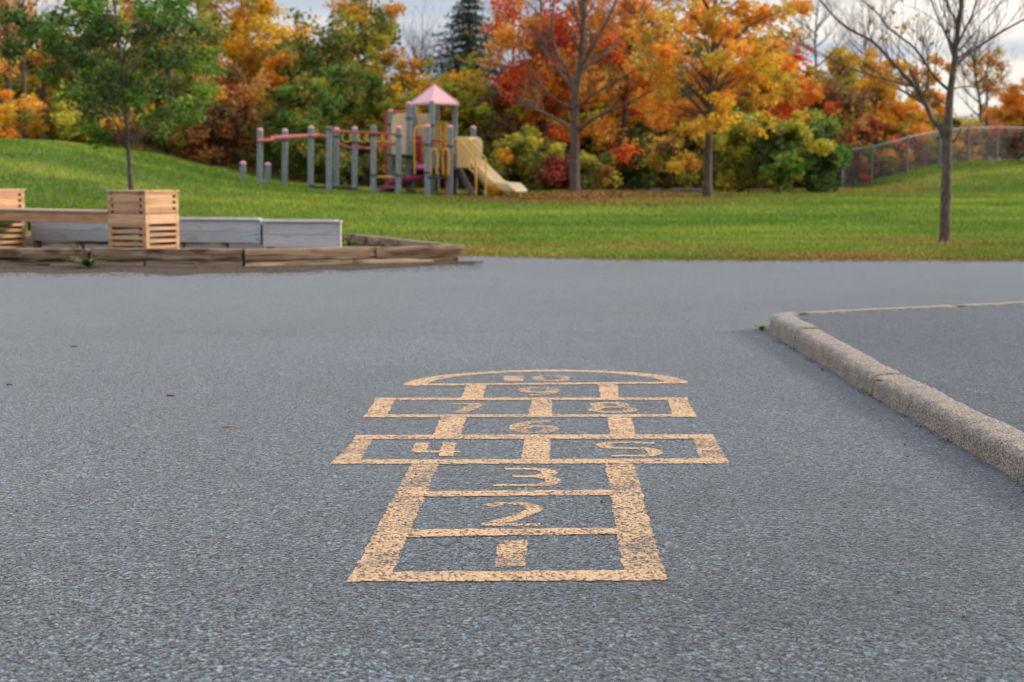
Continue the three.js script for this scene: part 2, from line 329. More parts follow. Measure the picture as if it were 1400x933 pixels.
  function numeral(list, x0, x1, yTop, yBot, sw, mat) {
    const A = G(x0, yBot), B = G(x1, yBot), T = G((x0 + x1) / 2, yTop), w = B.x - A.x, h = A.z - T.z, gs = [];
    list.forEach((st, k) => {
      const pts = st.map(([x, y]) => V(A.x + sw / 2 + x * (w - sw), 0, A.z - sw * 0.35 - y * (h - sw * 0.7))), L = [], R = [];
      const q = pts.length > 2 ? curve(pts, Math.min(90, pts.length * 3)) : Array.from({ length: 13 }, (_, i) => pts[0].clone().lerp(pts[1], i / 12));
      q.forEach((p, i) => { const d = q[Math.min(q.length - 1, i + 1)].clone().sub(q[Math.max(0, i - 1)]).normalize(), s = V(-d.z, 0, d.x), ww = sw * (0.31 + 0.25 * Math.abs(d.z)); L.push(p.clone().addScaledVector(s, ww)); R.push(p.clone().addScaledVector(s, -ww)); });
      gs.push(fix(ribbon(L, R, YB + k * 0.0004)));
    });
    part('numeral', merge(gs), mat, hop);
  }
  quad('numeral', [676, 777], [683, 740], [720, 740], [719, 775], YB, M.paintWorn);
  numeral(digits[2], 645, 749, 687, 721, 0.048, M.paint);
  numeral(digits[3], 663, 771, 640, 667, 0.048, M.paint);
  numeral(digits[4], 553, 637, 605, 626, 0.05, M.paint);
  numeral(digits[5], 818, 915, 604.5, 626, 0.05, M.paint);
  numeral(digits[6], 695, 769, 575, 593, 0.06, M.paintWorn);
  numeral(digits[7], 602, 671, 551.5, 566, 0.06, M.paintWorn);
  numeral(digits[8], 802, 877, 550.5, 565.5, 0.055, M.paintWorn);
  numeral(digits[9], 706, 768, 530, 542, 0.055, M.paintWorn);
  quad('numeral', [687, 522], [690, 514.5], [716, 514.5], [716, 522], YB, M.paintWorn);
  numeral(digits[0], 725, 784, 513.5, 522.3, 0.055, M.paintWorn);
}

// ------------------------------------------------------------------ kerbed island on the right
{
  const kerb = new THREE.Group(); kerb.name = 'kerb'; kerb.userData.kind = 'structure'; scene.add(kerb);
  const base = [[1.715, -4], [1.715, 0], [1.712, 4.9], [1.70, 6.78], [1.72, 8.4], [1.725, 9.75]];   // x, Z of the outer foot
  const pathAt = table(base.map((q) => q[1]), base.map((q) => q[0]));
  const profile = (h) => [[-0.004, -0.05], [0, 0.004], [0.005, h * 0.5], [0.008, h * 0.74], [0.018, h * 0.9], [0.042, h * 0.98], [0.09, h], [0.142, h * 1.0], [0.152, h * 0.96], [0.155, h * 0.5], [0.155, -0.05]];
  function sweep(pts, hOf, seedN) {   // pts: {p, side} along the run
    const pos = [], uv = [], idx = []; let run = 0; const np = profile(0.1).length;
    pts.forEach((q, i) => {
      if (i) run += q.p.distanceTo(pts[i - 1].p);
      const pr = profile(hOf(i / (pts.length - 1))); let s = 0;
      pr.forEach(([a, y], k) => {
        if (k) s += Math.hypot(a - pr[k - 1][0], y - pr[k - 1][1]);
        const rough = k > 0 && k < np - 2 ? fbm(q.p.x * 9 + k * 0.4, seedN, q.p.z * 9, 3) * 0.008 + fbm(k * 0.2, seedN, q.p.z * 1.7, 2) * 0.012 - 0.008 * smooth(0.2, 0.36, fbm(k * 0.5, seedN + 3, q.p.z * 5, 3)) * (k > 2 && k < 6 ? 1 : 0) : 0;
        pos.push(q.p.x + q.side.x * (a + rough), y + rough * 0.6, q.p.z + q.side.z * (a + rough)); uv.push(run / 0.9, s / 0.9);
      });
    });
    for (let i = 0; i < pts.length - 1; i++) for (let k = 0; k < np - 1; k++) { const a = i * np + k, b = a + np; idx.push(a, a + 1, b, a + 1, b + 1, b); }
    for (const [r, flip] of [[0, 1], [pts.length - 1, 0]]) { const o = r * np; for (let k = 1; k < np - 1; k++) { if (flip) idx.push(o, o + k + 1, o + k); else idx.push(o, o + k, o + k + 1); } }
    const g = geo(pos, idx, uv); return g;
  }
  const side = V(1, 0, 0);
  const run = (z0, z1, hOf, mat, s) => { const n = Math.ceil((z1 - z0) / 0.06), pts = []; for (let i = 0; i <= n; i++) { const Z = lerp(z0, z1, i / n); pts.push({ p: V(pathAt(Z), 0, -Z), side }); } part('kerb_section', sweep(pts, hOf, s), mat, kerb); };
  run(-4, 1.7, () => 0.1, M.kerb, 1); run(1.706, 4.28, () => 0.1, M.kerb, 2); run(4.286, 6.85, () => 0.1, M.kerb, 3); run(6.856, 8.86, (t) => 0.1 + 0.015 * t, M.kerb, 4);
  { // rounded end piece, then the far run
    const pts = [], x0 = pathAt(9.6), C = V(x0 + 0.27, 0, -9.75), R = 0.27;
    for (let i = 0; i <= 12; i++) { const Z = lerp(8.866, 9.75, i / 12); pts.push({ p: V(pathAt(Z), 0, -Z), side: V(1, 0, 0) }); }
    const x1 = pathAt(9.75); for (let i = 1; i <= 16; i++) { const a = Math.PI - i / 16 * 1.115; const d = V(Math.cos(a), 0, -Math.sin(a)); pts.push({ p: V(x1 + 0.27, 0, -9.75).addScaledVector(d, R), side: d.clone().negate() }); }
    part('kerb_section', sweep(pts, () => 0.122, 5), M.kerbPale, kerb);
    const last = pts[pts.length - 1], dir = V(-last.side.z, 0, last.side.x); if (dir.x < 0) dir.negate();
    for (const [a, b] of [[0.006, 1.4], [1.406, 4.4], [4.406, 7.4], [7.406, 14]]) { const q = []; const n = Math.ceil((b - a) / 0.1); for (let i = 0; i <= n; i++) { const t = lerp(a, b, i / n); q.push({ p: last.p.clone().addScaledVector(dir, t), side: last.side }); } part('kerb_section', sweep(q, () => 0.122, 6 + a), M.kerbPale, kerb); }
    // raised walk behind the kerb
    const cx = x1 + 0.27, ri = 0.096, en = last.p.clone().addScaledVector(last.side, 0.18), sl = -dir.z / dir.x, farZ = (x) => x < en.x ? 9.75 + Math.sqrt(Math.max(0, ri * ri - (cx - x) ** 2)) : -en.z + sl * (x - en.x);
    const nx = 60, nz = 75, pos = [], uv = [], col = [], idx = [];
    for (let j = 0; j <= nz; j++) for (let i = 0; i <= nx; i++) {
      const v = j / nz, u = i / nx; let x = lerp(cx - ri + 0.002, 15, Math.pow(u, 1.6)); const Z = lerp(-4, Math.max(9.75, farZ(x)), v);
      if (i === 0) x = pathAt(Z) + 0.176 + noise(Z * 6, 2) * 0.012;
      pos.push(x, 0.082 + 0.03 * smooth(7.5, 9.8, Z) + noise(x * 0.5, 4, Z * 0.5) * 0.006, -Z); uv.push(x / TILE + 0.37, Z / TILE + 0.61);
      const n = 0.8 + fbm(x * 0.5, 12, Z * 0.5, 4) * 0.35; col.push(n, n * 1.005, n * 1.03);
    }
    for (let j = 0; j < nz; j++) for (let i = 0; i < nx; i++) { const a = j * (nx + 1) + i, b = a + nx + 1; idx.push(a, a + 1, b, a + 1, b + 1, b); }
    struct('raised_pavement', geo(pos, idx, uv, col), M.pave);
  }
}

// ------------------------------------------------------------------ school building behind the camera (it shuts out the low sky there)
{
  const b = thing('school_building', 'long low brick school building facing the asphalt yard', 'building', V(-2, 0, 4.3)), brick = std({ map: tex(512, 512, (x, y) => { const v = 0.5 + fbm(x * 0.08, y * 0.08, 3, 4); return [lerp(96, 150, v), lerp(62, 98, v), lerp(50, 78, v)]; }), roughness: 0.95 }), frameM = std({ color: rgb('#d8d8d4'), roughness: 0.6 }), glassM = std({ color: rgb('#20282e'), roughness: 0.12, metalness: 0 });
  const L = 52, H = 7.6; part('wall', new THREE.BoxGeometry(L, H, 8).translate(0, H / 2 - 0.05, 4), brick, b);
  part('roof', new RoundedBoxGeometry(L + 0.8, 0.4, 8.8, 1, 0.05).translate(0, H + 0.16, 4), frameM, b);
  for (let k = 0; k < 12; k++) for (const y of [1.0, 4.3]) { const x = -22 + k * 4; if (Math.abs(x - 2) < 0.5 && y < 2) continue; const w = part('window', new THREE.BoxGeometry(2.4, 1.9, 0.06).translate(x, y + 0.95, -0.05), frameM, b); for (const q of [-0.58, 0.58]) part('pane', new THREE.BoxGeometry(1.04, 1.74, 0.03).translate(x + q, y + 0.95, -0.09), glassM, w); }
  const d = part('door', new THREE.BoxGeometry(1.9, 2.3, 0.08).translate(2, 1.15, -0.06), std({ color: rgb('#5a3a34'), roughness: 0.6 }), b); part('handle', new THREE.BoxGeometry(0.05, 0.3, 0.06).translate(2.1, 1.1, -0.13), M.galv0 = std({ color: rgb('#9a9c9e'), roughness: 0.4, metalness: 0.8 }), d);
}

// ------------------------------------------------------------------ raised bed edging, planters, boxes on the left
const woodOld = [woodTex([196, 174, 148], [104, 84, 66], 1, 1, 0.5, 0.7), woodTex([182, 158, 130], [92, 72, 56], 1, 4, 0.5, 0.75), woodTex([204, 192, 164], [122, 108, 86], 0.9, 8, 0.5, 0.5)];
M.old = woodOld.map((t) => woodMat(t, 0.008, 0.95));
M.cedar = [woodTex([214, 176, 138], [172, 128, 94], 0.15, 2), woodTex([202, 160, 122], [158, 114, 82], 0.15, 6), woodTex([224, 188, 150], [186, 144, 108], 0.15, 12)].map((t) => woodMat(t, 0.0012));
M.cedarGrey = woodMat(woodTex([190, 172, 152], [150, 128, 106], 0.2, 25), 0.0012);
M.grey = [woodTex([196, 204, 212], [164, 172, 182], 0.12, 3, 0.25), woodTex([204, 210, 216], [172, 178, 186], 0.12, 15, 0.25)].map((t) => woodMat(t, 0.001));
M.greyPale = [woodTex([216, 212, 214], [186, 182, 186], 0.15, 31, 0.4), woodTex([208, 206, 210], [178, 176, 180], 0.15, 35, 0.4)].map((t) => woodMat(t, 0.001));
M.dark = std({ color: rgb('#2a2320'), roughness: 1 });
M.nail = std({ color: rgb('#3a3634'), roughness: 0.6, metalness: 0.6 });
const soilMap = tex(512, 512, (x, y) => { const v = 0.5 + fbm(x * 0.05, y * 0.05, 2, 4) * 0.9 + noise(x * 0.5, y * 0.5) * 0.35; const l = clamp(v); return [lerp(30, 92, l), lerp(27, 80, l), lerp(25, 71, l)]; });
M.soil = std({ map: soilMap, bumpMap: soilMap, bumpScale: 0.02, roughness: 1 });
const bedA = G(-60, 364.5), bedM = G(330, 366.5), bedB = G(628, 359), bedC = P(480, 318, 22.6);
{
  const bed = thing('timber_edging', 'weathered stacked timber edging of the raised bed beside the asphalt', 'timber edging');
  const rng = rngOf(41);
  const tim = (a, b, y, h, w, m, sub = 10) => { // a cracked, split old timber
    const len = a.distanceTo(b), n = Math.ceil(len / 0.05), g = new THREE.BoxGeometry(len, h, w, n, 4, 4), p = g.attributes.position, s = rng() * 50, u = g.attributes.uv;
    for (let i = 0; i < p.count; i++) {
      let x = p.getX(i), yy = p.getY(i), z = p.getZ(i); const ex = Math.min(len / 2 - Math.abs(x), 0.05) / 0.05;
      const corner = Math.max(0, Math.abs(yy) / (h / 2) + Math.abs(z) / (w / 2) - 1.55) * 0.03 * (0.6 + noise(x * 4, s) * 1.4);
      const dent = smooth(0.12, 0.34, fbm(x * 1.1 + s, yy * 9, s, 3)) * 0.035;
      z -= Math.sign(z) * (corner + (Math.abs(z) > w * 0.45 ? dent : 0)); yy -= Math.sign(yy) * (corner * 0.8 + (yy > 0 ? smooth(0.2, 0.4, fbm(x * 1.3, s, 2, 3)) * 0.02 : 0)); x *= 1 - (1 - ex) * 0.004 * rng();
      u.setXY(i, p.getX(i) / 4 * 1.0, (Math.abs(p.getY(i)) > h * 0.49 ? p.getZ(i) : p.getY(i)) / 0.5 + s); p.setXYZ(i, x, yy, z);
    }
    g.computeVertexNormals();
    const dir = b.clone().sub(a).normalize(), z = V(-dir.z, 0, dir.x);
    const m4 = new THREE.Matrix4().makeBasis(dir, V(0, 1, 0), z.clone().negate().multiplyScalar(-1)).setPosition(a.clone().add(b).multiplyScalar(0.5).setY(y));
    return part('timber', g.applyMatrix4(m4), m, bed);
  };
  const back = (p, d) => { const q = p.clone(); q.z -= d; return q; };
  const run = (A, B, cuts, y, h, w, off) => { for (let i = 0; i < cuts.length - 1; i++) { const a = A.clone().lerp(B, cuts[i]), b = A.clone().lerp(B, cuts[i + 1]); tim(back(a, off + rng() * 0.012), back(b, off + rng() * 0.012), y, h, w, M.old[(i + (y > 0.1 ? 1 : 0)) % 3]); } };
  run(bedA, bedM, [0, 0.462], 0.145, 0.142, 0.15, 0.1); run(bedA, bedM, [0.478, 1], 0.15, 0.142, 0.15, 0.095);
  run(bedM, bedB, [0.003, 0.585], 0.148, 0.142, 0.15, 0.095); run(bedM, bedB, [0.59, 1.02], 0.146, 0.142, 0.15, 0.1);
  run(bedA, bedM, [0, 0.66], 0.006, 0.134, 0.15, 0.1); run(bedA, bedM, [0.667, 1], 0.004, 0.134, 0.15, 0.098); run(bedM, bedB, [0.003, 0.96], 0.005, 0.134, 0.14, 0.1);
  const c0 = bedB.clone().add(V(-0.09, 0, -0.19)), c1 = bedC.clone().setY(0);
  run(c0, c1, [0, 0.5], 0.148, 0.142, 0.15, 0); run(c0, c1, [0.504, 1], 0.15, 0.142, 0.15, 0); run(c0, c1, [0, 1], 0.018, 0.11, 0.15, 0);
  run(c1.clone().add(V(-0.1, 0, 0.02)), V(-9.5, 0, -22), [0, 0.48], 0.148, 0.142, 0.15, 0); run(c1.clone().add(V(-0.1, 0, 0.02)), V(-9.5, 0, -22), [0.484, 1], 0.148, 0.142, 0.15, 0);
  // soil inside
  const sh = []; const poly = [bedA, bedM, bedB, c1, V(-9.5, 0, -22)].map((p, i) => V(p.x, 0, p.z - (i < 3 ? 0.12 : 0)));
  const shape = new THREE.Shape(poly.map((p) => new THREE.Vector2(p.x, -p.z)));
  const pos = [], uv = [], idx = []; const NX = 90, NZ = 44;
  const zF = table(poly.slice(0, 3).map((p) => p.x), poly.slice(0, 3).map((p) => -p.z));
  for (let j = 0; j <= NZ; j++) for (let i = 0; i <= NX; i++) { const x = lerp(-8.5, bedB.x - 0.15, i / NX), z0 = zF(x), z1 = x < c1.x ? 22.4 : lerp(22.4, -bedB.z + 0.25, (x - c1.x) / (bedB.x - c1.x)), Z = lerp(z0, Math.max(z0 + 0.02, z1), j / NZ); pos.push(x, 0.06 + fbm(x * 1.6, 2, Z * 1.6, 3) * 0.05, -Z); uv.push(x, Z); }
  for (let j = 0; j < NZ; j++) for (let i = 0; i < NX; i++) { const a = j * (NX + 1) + i, b = a + NX + 1; idx.push(a, a + 1, b, a + 1, b + 1, b); }
  struct('bed_soil', geo(pos, idx, uv), M.soil);
  // washed-out dirt along the foot of the timbers
  { const p2 = [], u2 = [], i2 = [], n = 420, rows = 10; for (let i = 0; i <= n; i++) { const x = lerp(-8.2, bedB.x + 0.2, i / n), zt = zF(Math.min(x, bedB.x)) - 0.04, d = (1.25 + fbm(x * 1.3, 7, 1, 3) * 0.9) * (0.55 + 0.45 * smooth(bedB.x + 0.2, bedB.x - 1.2, x)); for (let j = 0; j <= rows; j++) { const t = j / rows; const Z = zt - t * d; p2.push(x, 0.004 + 0.008 * (1 - t) ** 2 + (j < rows ? 0.002 + 0.002 * (noise(x * 5, 2, Z * 5) + 0.5) : -0.003), -Z); u2.push(x, Z); } }
    for (let i = 0; i < n; i++) for (let j = 0; j < rows; j++) { const a = i * (rows + 1) + j, b = a + rows + 1; i2.push(a, a + 1, b, a + 1, b + 1, b); }
    struct('dirt_strip', geo(p2, i2, u2), M.soil); }
}
// two slatted cedar planters joined by a bench board
const TH = 27.5 * Math.PI / 180, AX = V(-Math.cos(TH), 0, -Math.sin(TH)), AZ = V(Math.sin(TH), 0, -Math.cos(TH));   // along the bench (to the left, back), and away from us
function planter(corner, label) {
  const g = thing('slatted_planter', label, 'planter', corner, 'slatted wooden planters of the bench');
  const S = 0.64, T = 0.038, D = 0.062, rng = rngOf(Math.round(corner.x * 100));
  const at = (a, b, y) => AX.clone().multiplyScalar(a).addScaledVector(AZ, b).setY(y);
  const slat = (a0, b0, a1, b1, y, h, m) => part('slat', beam(at(a0, b0, y), at(a1, b1, y), D, h, 0.003), m, g);
  const pick = () => M.cedar[Math.floor(rng() * 3)];
  const H = 0.80, lowTop = 0.345, bandTop = 0.49, L = T + 0.0015;
  for (let k = -1; k < 9; k++) { const y = T / 2 + k * L; if (k % 2 === 0) { slat(0, D / 2, S, D / 2, y, T, pick()); slat(0, S - D / 2, S, S - D / 2, y, T, pick()); } else { slat(D / 2, 0, D / 2, S, y, T, pick()); slat(S - D / 2, 0, S - D / 2, S, y, T, pick()); } }
  slat(0, D / 2, S, D / 2, 0.42, 0.128, pick()); slat(0, S - D / 2, S, S - D / 2, 0.42, 0.128, pick()); slat(D / 2, D + 0.002, D / 2, S - D - 0.002, 0.42, 0.124, M.cedar[2]); slat(S - D / 2, D + 0.002, S - D / 2, S - D - 0.002, 0.42, 0.124, pick());
  for (let k = 0; k < 7; k++) {
    const y = bandTop + 0.002 + T / 2 + k * L, odd = k % 2;
    const e0 = odd ? 0 : 0.105, m = M.cedarGrey;
    slat(e0, D / 2, S - e0, D / 2, y, T, pick()); slat(e0, S - D / 2, S - e0, S - D / 2, y, T, pick());
    const f0 = odd ? D + 0.002 : 0; slat(D / 2, f0, D / 2, S - (odd ? 0.12 : 0), y, T, pick()); slat(S - D / 2, f0, S - D / 2, S - f0, y, T, pick());
  }
  const yT = bandTop + 0.002 + 7 * L;
  for (const [a0, b0, a1, b1] of [[-0.012, D / 2 - 0.004, S + 0.012, D / 2 - 0.004], [-0.012, S - D / 2, S + 0.012, S - D / 2], [D / 2, D + 0.03, D / 2, S - D - 0.03], [S - D / 2, D + 0.03, S - D / 2, S - D - 0.03]]) part('cap_board', beam(at(a0, b0, yT + 0.011), at(a1, b1, yT + 0.011), 0.09, 0.02, 0.003), M.cedar[2], g);
  const sw = S - 2 * D - 0.02, so = new RoundedBoxGeometry(sw, 0.22, sw, 1, 0.01).rotateY(-TH).translate(...at(S / 2, S / 2, yT - 0.2).toArray());
  part('soil', so, M.soil, g);
  return g;
}
const plA = P(200, 338, 18.7).setY(0.115), plB = plA.clone().addScaledVector(AX, 2.75); plB.y = 0.125;
planter(plA, 'slatted wooden planter at the end of the bench, in front of the long grey box');
planter(plB, 'slatted wooden planter at the far end of the bench from the grey boxes');
{
  const bench = thing('bench', 'long wooden bench board spanning between two slatted planters', 'bench', plA.clone());
  const at = (a, b, y) => AX.clone().multiplyScalar(a).addScaledVector(AZ, b).setY(y);
  part('front_beam', beam(at(0.645, 0.02, 0.425), at(2.745, 0.02, 0.44), 0.04, 0.135, 0.004), M.cedar[1], bench);
  part('back_beam', beam(at(0.645, 0.46, 0.425), at(2.745, 0.46, 0.44), 0.04, 0.135, 0.004), M.cedar[1], bench);
  for (let k = 0; k < 4; k++) part('seat_board', beam(at(0.645, 0.045 + k * 0.13, 0.507), at(2.745, 0.045 + k * 0.13, 0.522), 0.122, 0.028, 0.004), M.cedarGrey, bench);
}
{ // grey plank boxes
  function greyBox(label, a, b, depthDir, top, bottom, mats, feet) {
    const g = thing('plank_box', label, 'planter box', a.clone().setY(0.12));
    const o = a.clone().setY(0.12), h = (top - bottom) / 2, A = a.clone().setY(0).sub(o), B = b.clone().setY(0).sub(o), dir = B.clone().sub(A).normalize(), d = depthDir;
    for (let k = 0; k < 2; k++) { const y = bottom + h * (k + 0.5); const f = (p, q, m) => part('plank', beam(p.clone().setY(y - 0.12 + 0.12), q.clone().setY(y), 0.04, h - 0.004, 0.003), m, g);
      f(A.clone(), B.clone(), mats[k % 2]); f(A.clone().add(d), B.clone().add(d), mats[k % 2]);
      f(A.clone().addScaledVector(dir, 0.021).addScaledVector(d, 0.06), A.clone().addScaledVector(dir, 0.021).addScaledVector(d, 0.94), mats[1]); f(B.clone().addScaledVector(dir, -0.021).addScaledVector(d, 0.06), B.clone().addScaledVector(dir, -0.021).addScaledVector(d, 0.94), mats[1]); }
    for (const t of [0, 1]) part('cap_board', beam(A.clone().addScaledVector(d, t).addScaledVector(dir, -0.012).setY(top + 0.012), B.clone().addScaledVector(d, t).addScaledVector(dir, 0.012).setY(top + 0.012), 0.09, 0.022, 0.003), M.greyPale[0], g);
    const len = A.distanceTo(B), ang = Math.atan2(-dir.z, dir.x);
    part('soil', new RoundedBoxGeometry(len - 0.1, 0.12, d.length() - 0.1, 1, 0.01).rotateY(ang).translate((A.x + B.x) / 2 + d.x / 2, top - 0.1, (A.z + B.z) / 2 + d.z / 2), M.soil, g);
    for (const t of feet) part('foot', beam(A.clone().addScaledVector(dir, t).addScaledVector(d, 0.12).setY(-0.1), A.clone().addScaledVector(dir, t).addScaledVector(d, 0.12).setY(bottom - 0.003), 0.09, 0.1, 0.004, V(0, 0, 1)), M.old[2], g);
    const ny = [0.15, 0.38, 0.62, 0.85]; for (const t of [0.05, len - 0.05]) for (const q of ny) part('nail_head', new THREE.CylinderGeometry(0.007, 0.007, 0.006, 8).rotateX(Math.PI / 2).translate(...A.clone().addScaledVector(dir, t).addScaledVector(d, -0.0225 / d.length()).setY(lerp(bottom, top, q)).toArray()), M.nail, g);
  }
  const a = P(42, 300, 20.6), b = P(356, 300, 19.75), c = P(359.5, 300, 19.72), e = P(466, 303, 19.5), dp = V(-0.12, 0, -0.55);
  greyBox('long blue grey plank box on feet behind the slatted planter', a, b, dp, 0.375, 0.07, [M.grey[0], M.grey[1]], [0.08, 0.75, 1.5, 2.3, 2.95]);
  greyBox('short pale grey plank box joined to the end of the long grey box', c, e, dp, 0.355, 0.02, [M.greyPale[0], M.greyPale[1]], [0.1, 0.9]);
}
console.log('setting done');

// ------------------------------------------------------------------ foliage
const pal = (s) => s.split(' ').map((h) => rgb('#' + h));
const PAL = {
  green: pal('5f8a2c 4f7626 759a38 6a8a34 88a03c'), deep: pal('3c541e 466226 547030 344a1c 607634'), yellow: pal('e6b82c d8a428 eec844 ceb034 dcb848'),
  lime: pal('b4b43a c8bc40 98a436 bcb444 d4be44'), orange: pal('f0a834 ea9a2e f4ba4a e08e2c eeb044'), red: pal('dc4c24 e4642a c83e22 ec7c32 e67228'),
  rust: pal('bc7c42 a86c3c cc9050 bc844c d49e58'), maroon: pal('7c2c28 90342c a04432 6a322a'), brown: pal('7c5a32 8a683a 6a5030 907044'), amber: pal('e2a42e d4982c c48c30 eab23e aa9a36'),
  spruce: pal('344c44 3e584e 2e4238 4a6456'), olive: pal('7c8030 6c742c 8e8a36 5c6a2a 9a9238'),
};
// a spray of six small pointed leaves, slightly folded
function sprayGeo(seed, n, spread, size) {
  const r = rngOf(seed), pos = [], idx = [];
  for (let i = 0; i < n; i++) {
    const c = V((r() - 0.5), (r() - 0.5) * 0.8, (r() - 0.5)).multiplyScalar(spread), q = new THREE.Quaternion().setFromEuler(new THREE.Euler((r() - 0.5) * 2.2, r() * 6.28, (r() - 0.5) * 2.2)), s = size * (0.7 + r() * 0.6), b = pos.length / 3;
    for (const [x, y, z] of [[0, 0, -0.5], [0.42, -0.07, -0.08], [0, 0.05, 0.55], [-0.42, -0.07, -0.08]]) { const p = V(x, y, z).multiplyScalar(s).applyQuaternion(q).add(c); pos.push(p.x, p.y, p.z); }
    idx.push(b, b + 1, b + 2, b, b + 2, b + 3);
  }
  return geo(pos, idx);
}
const spray = [sprayGeo(1, 6, 0.34, 0.17), sprayGeo(2, 6, 0.34, 0.17), sprayGeo(3, 7, 0.36, 0.16)];
const needle = sprayGeo(7, 9, 0.34, 0.12).scale(1, 0.5, 1);
function instances(name, g, mat, mats, cols) {
  const m = new THREE.InstancedMesh(g, mat, mats.length); m.name = name; m.castShadow = m.receiveShadow = true;
  mats.forEach((q, i) => { m.setMatrixAt(i, q); m.setColorAt(i, cols[i]); }); m.userData.kind = 'stuff'; return m;
}
const tmpQ = new THREE.Quaternion(), tmpE = new THREE.Euler();
function leafClump(out, cols, c, rad, n, r, palette, tint, scale, flat = 0.75) {
  for (let i = 0; i < n; i++) {
    const u = r() * 2 - 1, a = r() * 6.283, k = rad * Math.pow(r(), 0.45), s = Math.sqrt(1 - u * u);
    const p = V(c.x + k * s * Math.cos(a), c.y + k * u * flat, c.z + k * s * Math.sin(a));
    tmpQ.setFromEuler(tmpE.set((r() - 0.5) * 1.2, r() * 6.28, (r() - 0.5) * 1.2)); const sc = scale * (0.75 + r() * 0.5);
    out.push(new THREE.Matrix4().compose(p, tmpQ, V(sc, sc, sc)));
    const col = palette[Math.min(palette.length - 1, Math.floor(clamp(tint + (r() - 0.5) * 0.7, 0, 0.999) * palette.length))].clone(); col.multiplyScalar(0.8 + r() * 0.35); cols.push(col);
  }
}
// a broadleaf tree: curved trunk, limbs that run out to clumps of leaves
function leafTree(o) {
  const r = rngOf(o.seed), base = o.base.clone(), g = thing(o.name || 'tree', o.label, o.category || 'tree', base, o.group);
  const H = o.height, R = o.radius, c0 = o.crownBase, cy = (c0 + H) / 2, ry = (H - c0) / 2, tr = o.trunk, wood = [];
  const bend = V((r() - 0.5) * 0.12 * H, 0, (r() - 0.5) * 0.12 * H), lean = o.lean || V(0, 0, 0);
  const trunkAt = (t) => V(bend.x * t * t + lean.x * t, H * 0.86 * t, bend.z * t * t + lean.z * t);
  const tp = []; for (let i = 0; i <= 9; i++) tp.push(trunkAt(i / 9)); tp[0].y = -0.15;
  wood.push(tube(tp, tp.map((_, i) => Math.max(0.02, tr * (1 + (i === 0 ? 0.35 : 0)) * Math.pow(1 - i / 9.6, 0.8))), 8));
  const K = o.clumps || 46, mats = [], cols = [], pals = o.palettes;
  for (let k = 0; k < K; k++) {
    const u = r() * 2 - 1, a = r() * 6.283, s = Math.sqrt(1 - u * u), q = Math.pow(r(), 0.38);
    const wob = 1 + (o.category === 'bush' ? 1.0 : 0.5) * fbm(s * Math.cos(a) * 1.6 + o.seed, u * 1.6, s * Math.sin(a) * 1.6, 3) * 2;
    const rr = R * q * wob * (o.cone ? lerp(1.2, 0.35, (u + 1) / 2) : 1);
    const ax = trunkAt(clamp((cy + u * ry * q) / (H * 0.86), 0, 1)), c = V(ax.x + s * Math.cos(a) * rr, cy + u * ry * q * Math.min(1.15, wob), ax.z + s * Math.sin(a) * rr);
    if (c.y < 0.2) c.y = 0.2 + r() * 0.3;
    const start = trunkAt(clamp((c.y - 0.55 * Math.hypot(c.x - ax.x, c.z - ax.z) - 0.2) / (H * 0.86), o.limbFrom || 0.14, 0.97));
    if (k % 2 === 0 || o.showLimbs) { const mid = start.clone().lerp(c, 0.5).add(V((r() - 0.5) * 0.2, 0.12 * start.distanceTo(c), (r() - 0.5) * 0.2)), l = Math.max(0.012, tr * 0.3 * (0.5 + r() * 0.5)); wood.push(tube(curve([start, mid, c], 5), [l, l * 0.85, l * 0.65, l * 0.5, l * 0.35, l * 0.18], 5, false)); }
    const n1 = noise((base.x + c.x) * 0.45 + o.seed, c.y * 0.45, (base.z + c.z) * 0.45) + 0.5, pi = Math.min(pals.length - 1, Math.floor(clamp(n1 * 0.9 + (r() - 0.5) * 0.55, 0, 0.999) * pals.length));
    leafClump(mats, cols, c, o.clumpR * (0.6 + r() * 0.75), Math.round(o.leaves * (0.6 + r() * 0.8)), r, PAL[pals[pi]], r(), o.leafScale || 1);
  }
  part('trunk', merge(wood), o.bark || M.bark, g);
  g.add(instances('crown', spray[o.seed % 3], M.leaf, mats, cols));
  return g;
}
const toPx = (px, py, Z) => P(px, py, Z);
// tree from photograph measures: foot column, depth, top row, crown bottom row, crown width in pixels
function treePx(px, Z, top, bot, wpx, o) {
  const base = onLawn(px, Z); base.y -= 0.02;
  const H = P(px, top, Z).y - base.y, cb = Math.max(0.1, P(px, bot, Z).y - base.y), R = wpx * Z / FOC / 2;
  const vol = R * R * (H - cb) * 2;
  return leafTree({ base, height: H, crownBase: cb, radius: R, trunk: o.trunk || 0.07 + H * 0.012, leafScale: o.category === 'bush' ? 0.7 : 0.82, ...o, clumpR: (o.clumpR || clamp(R * 0.36, 0.4, 1.0)) * 0.84, leaves: Math.round((o.leaves || 34) * 0.76), clumps: Math.round((o.clumps || clamp(vol * 0.42, 16, 90)) * 1.18) });
}
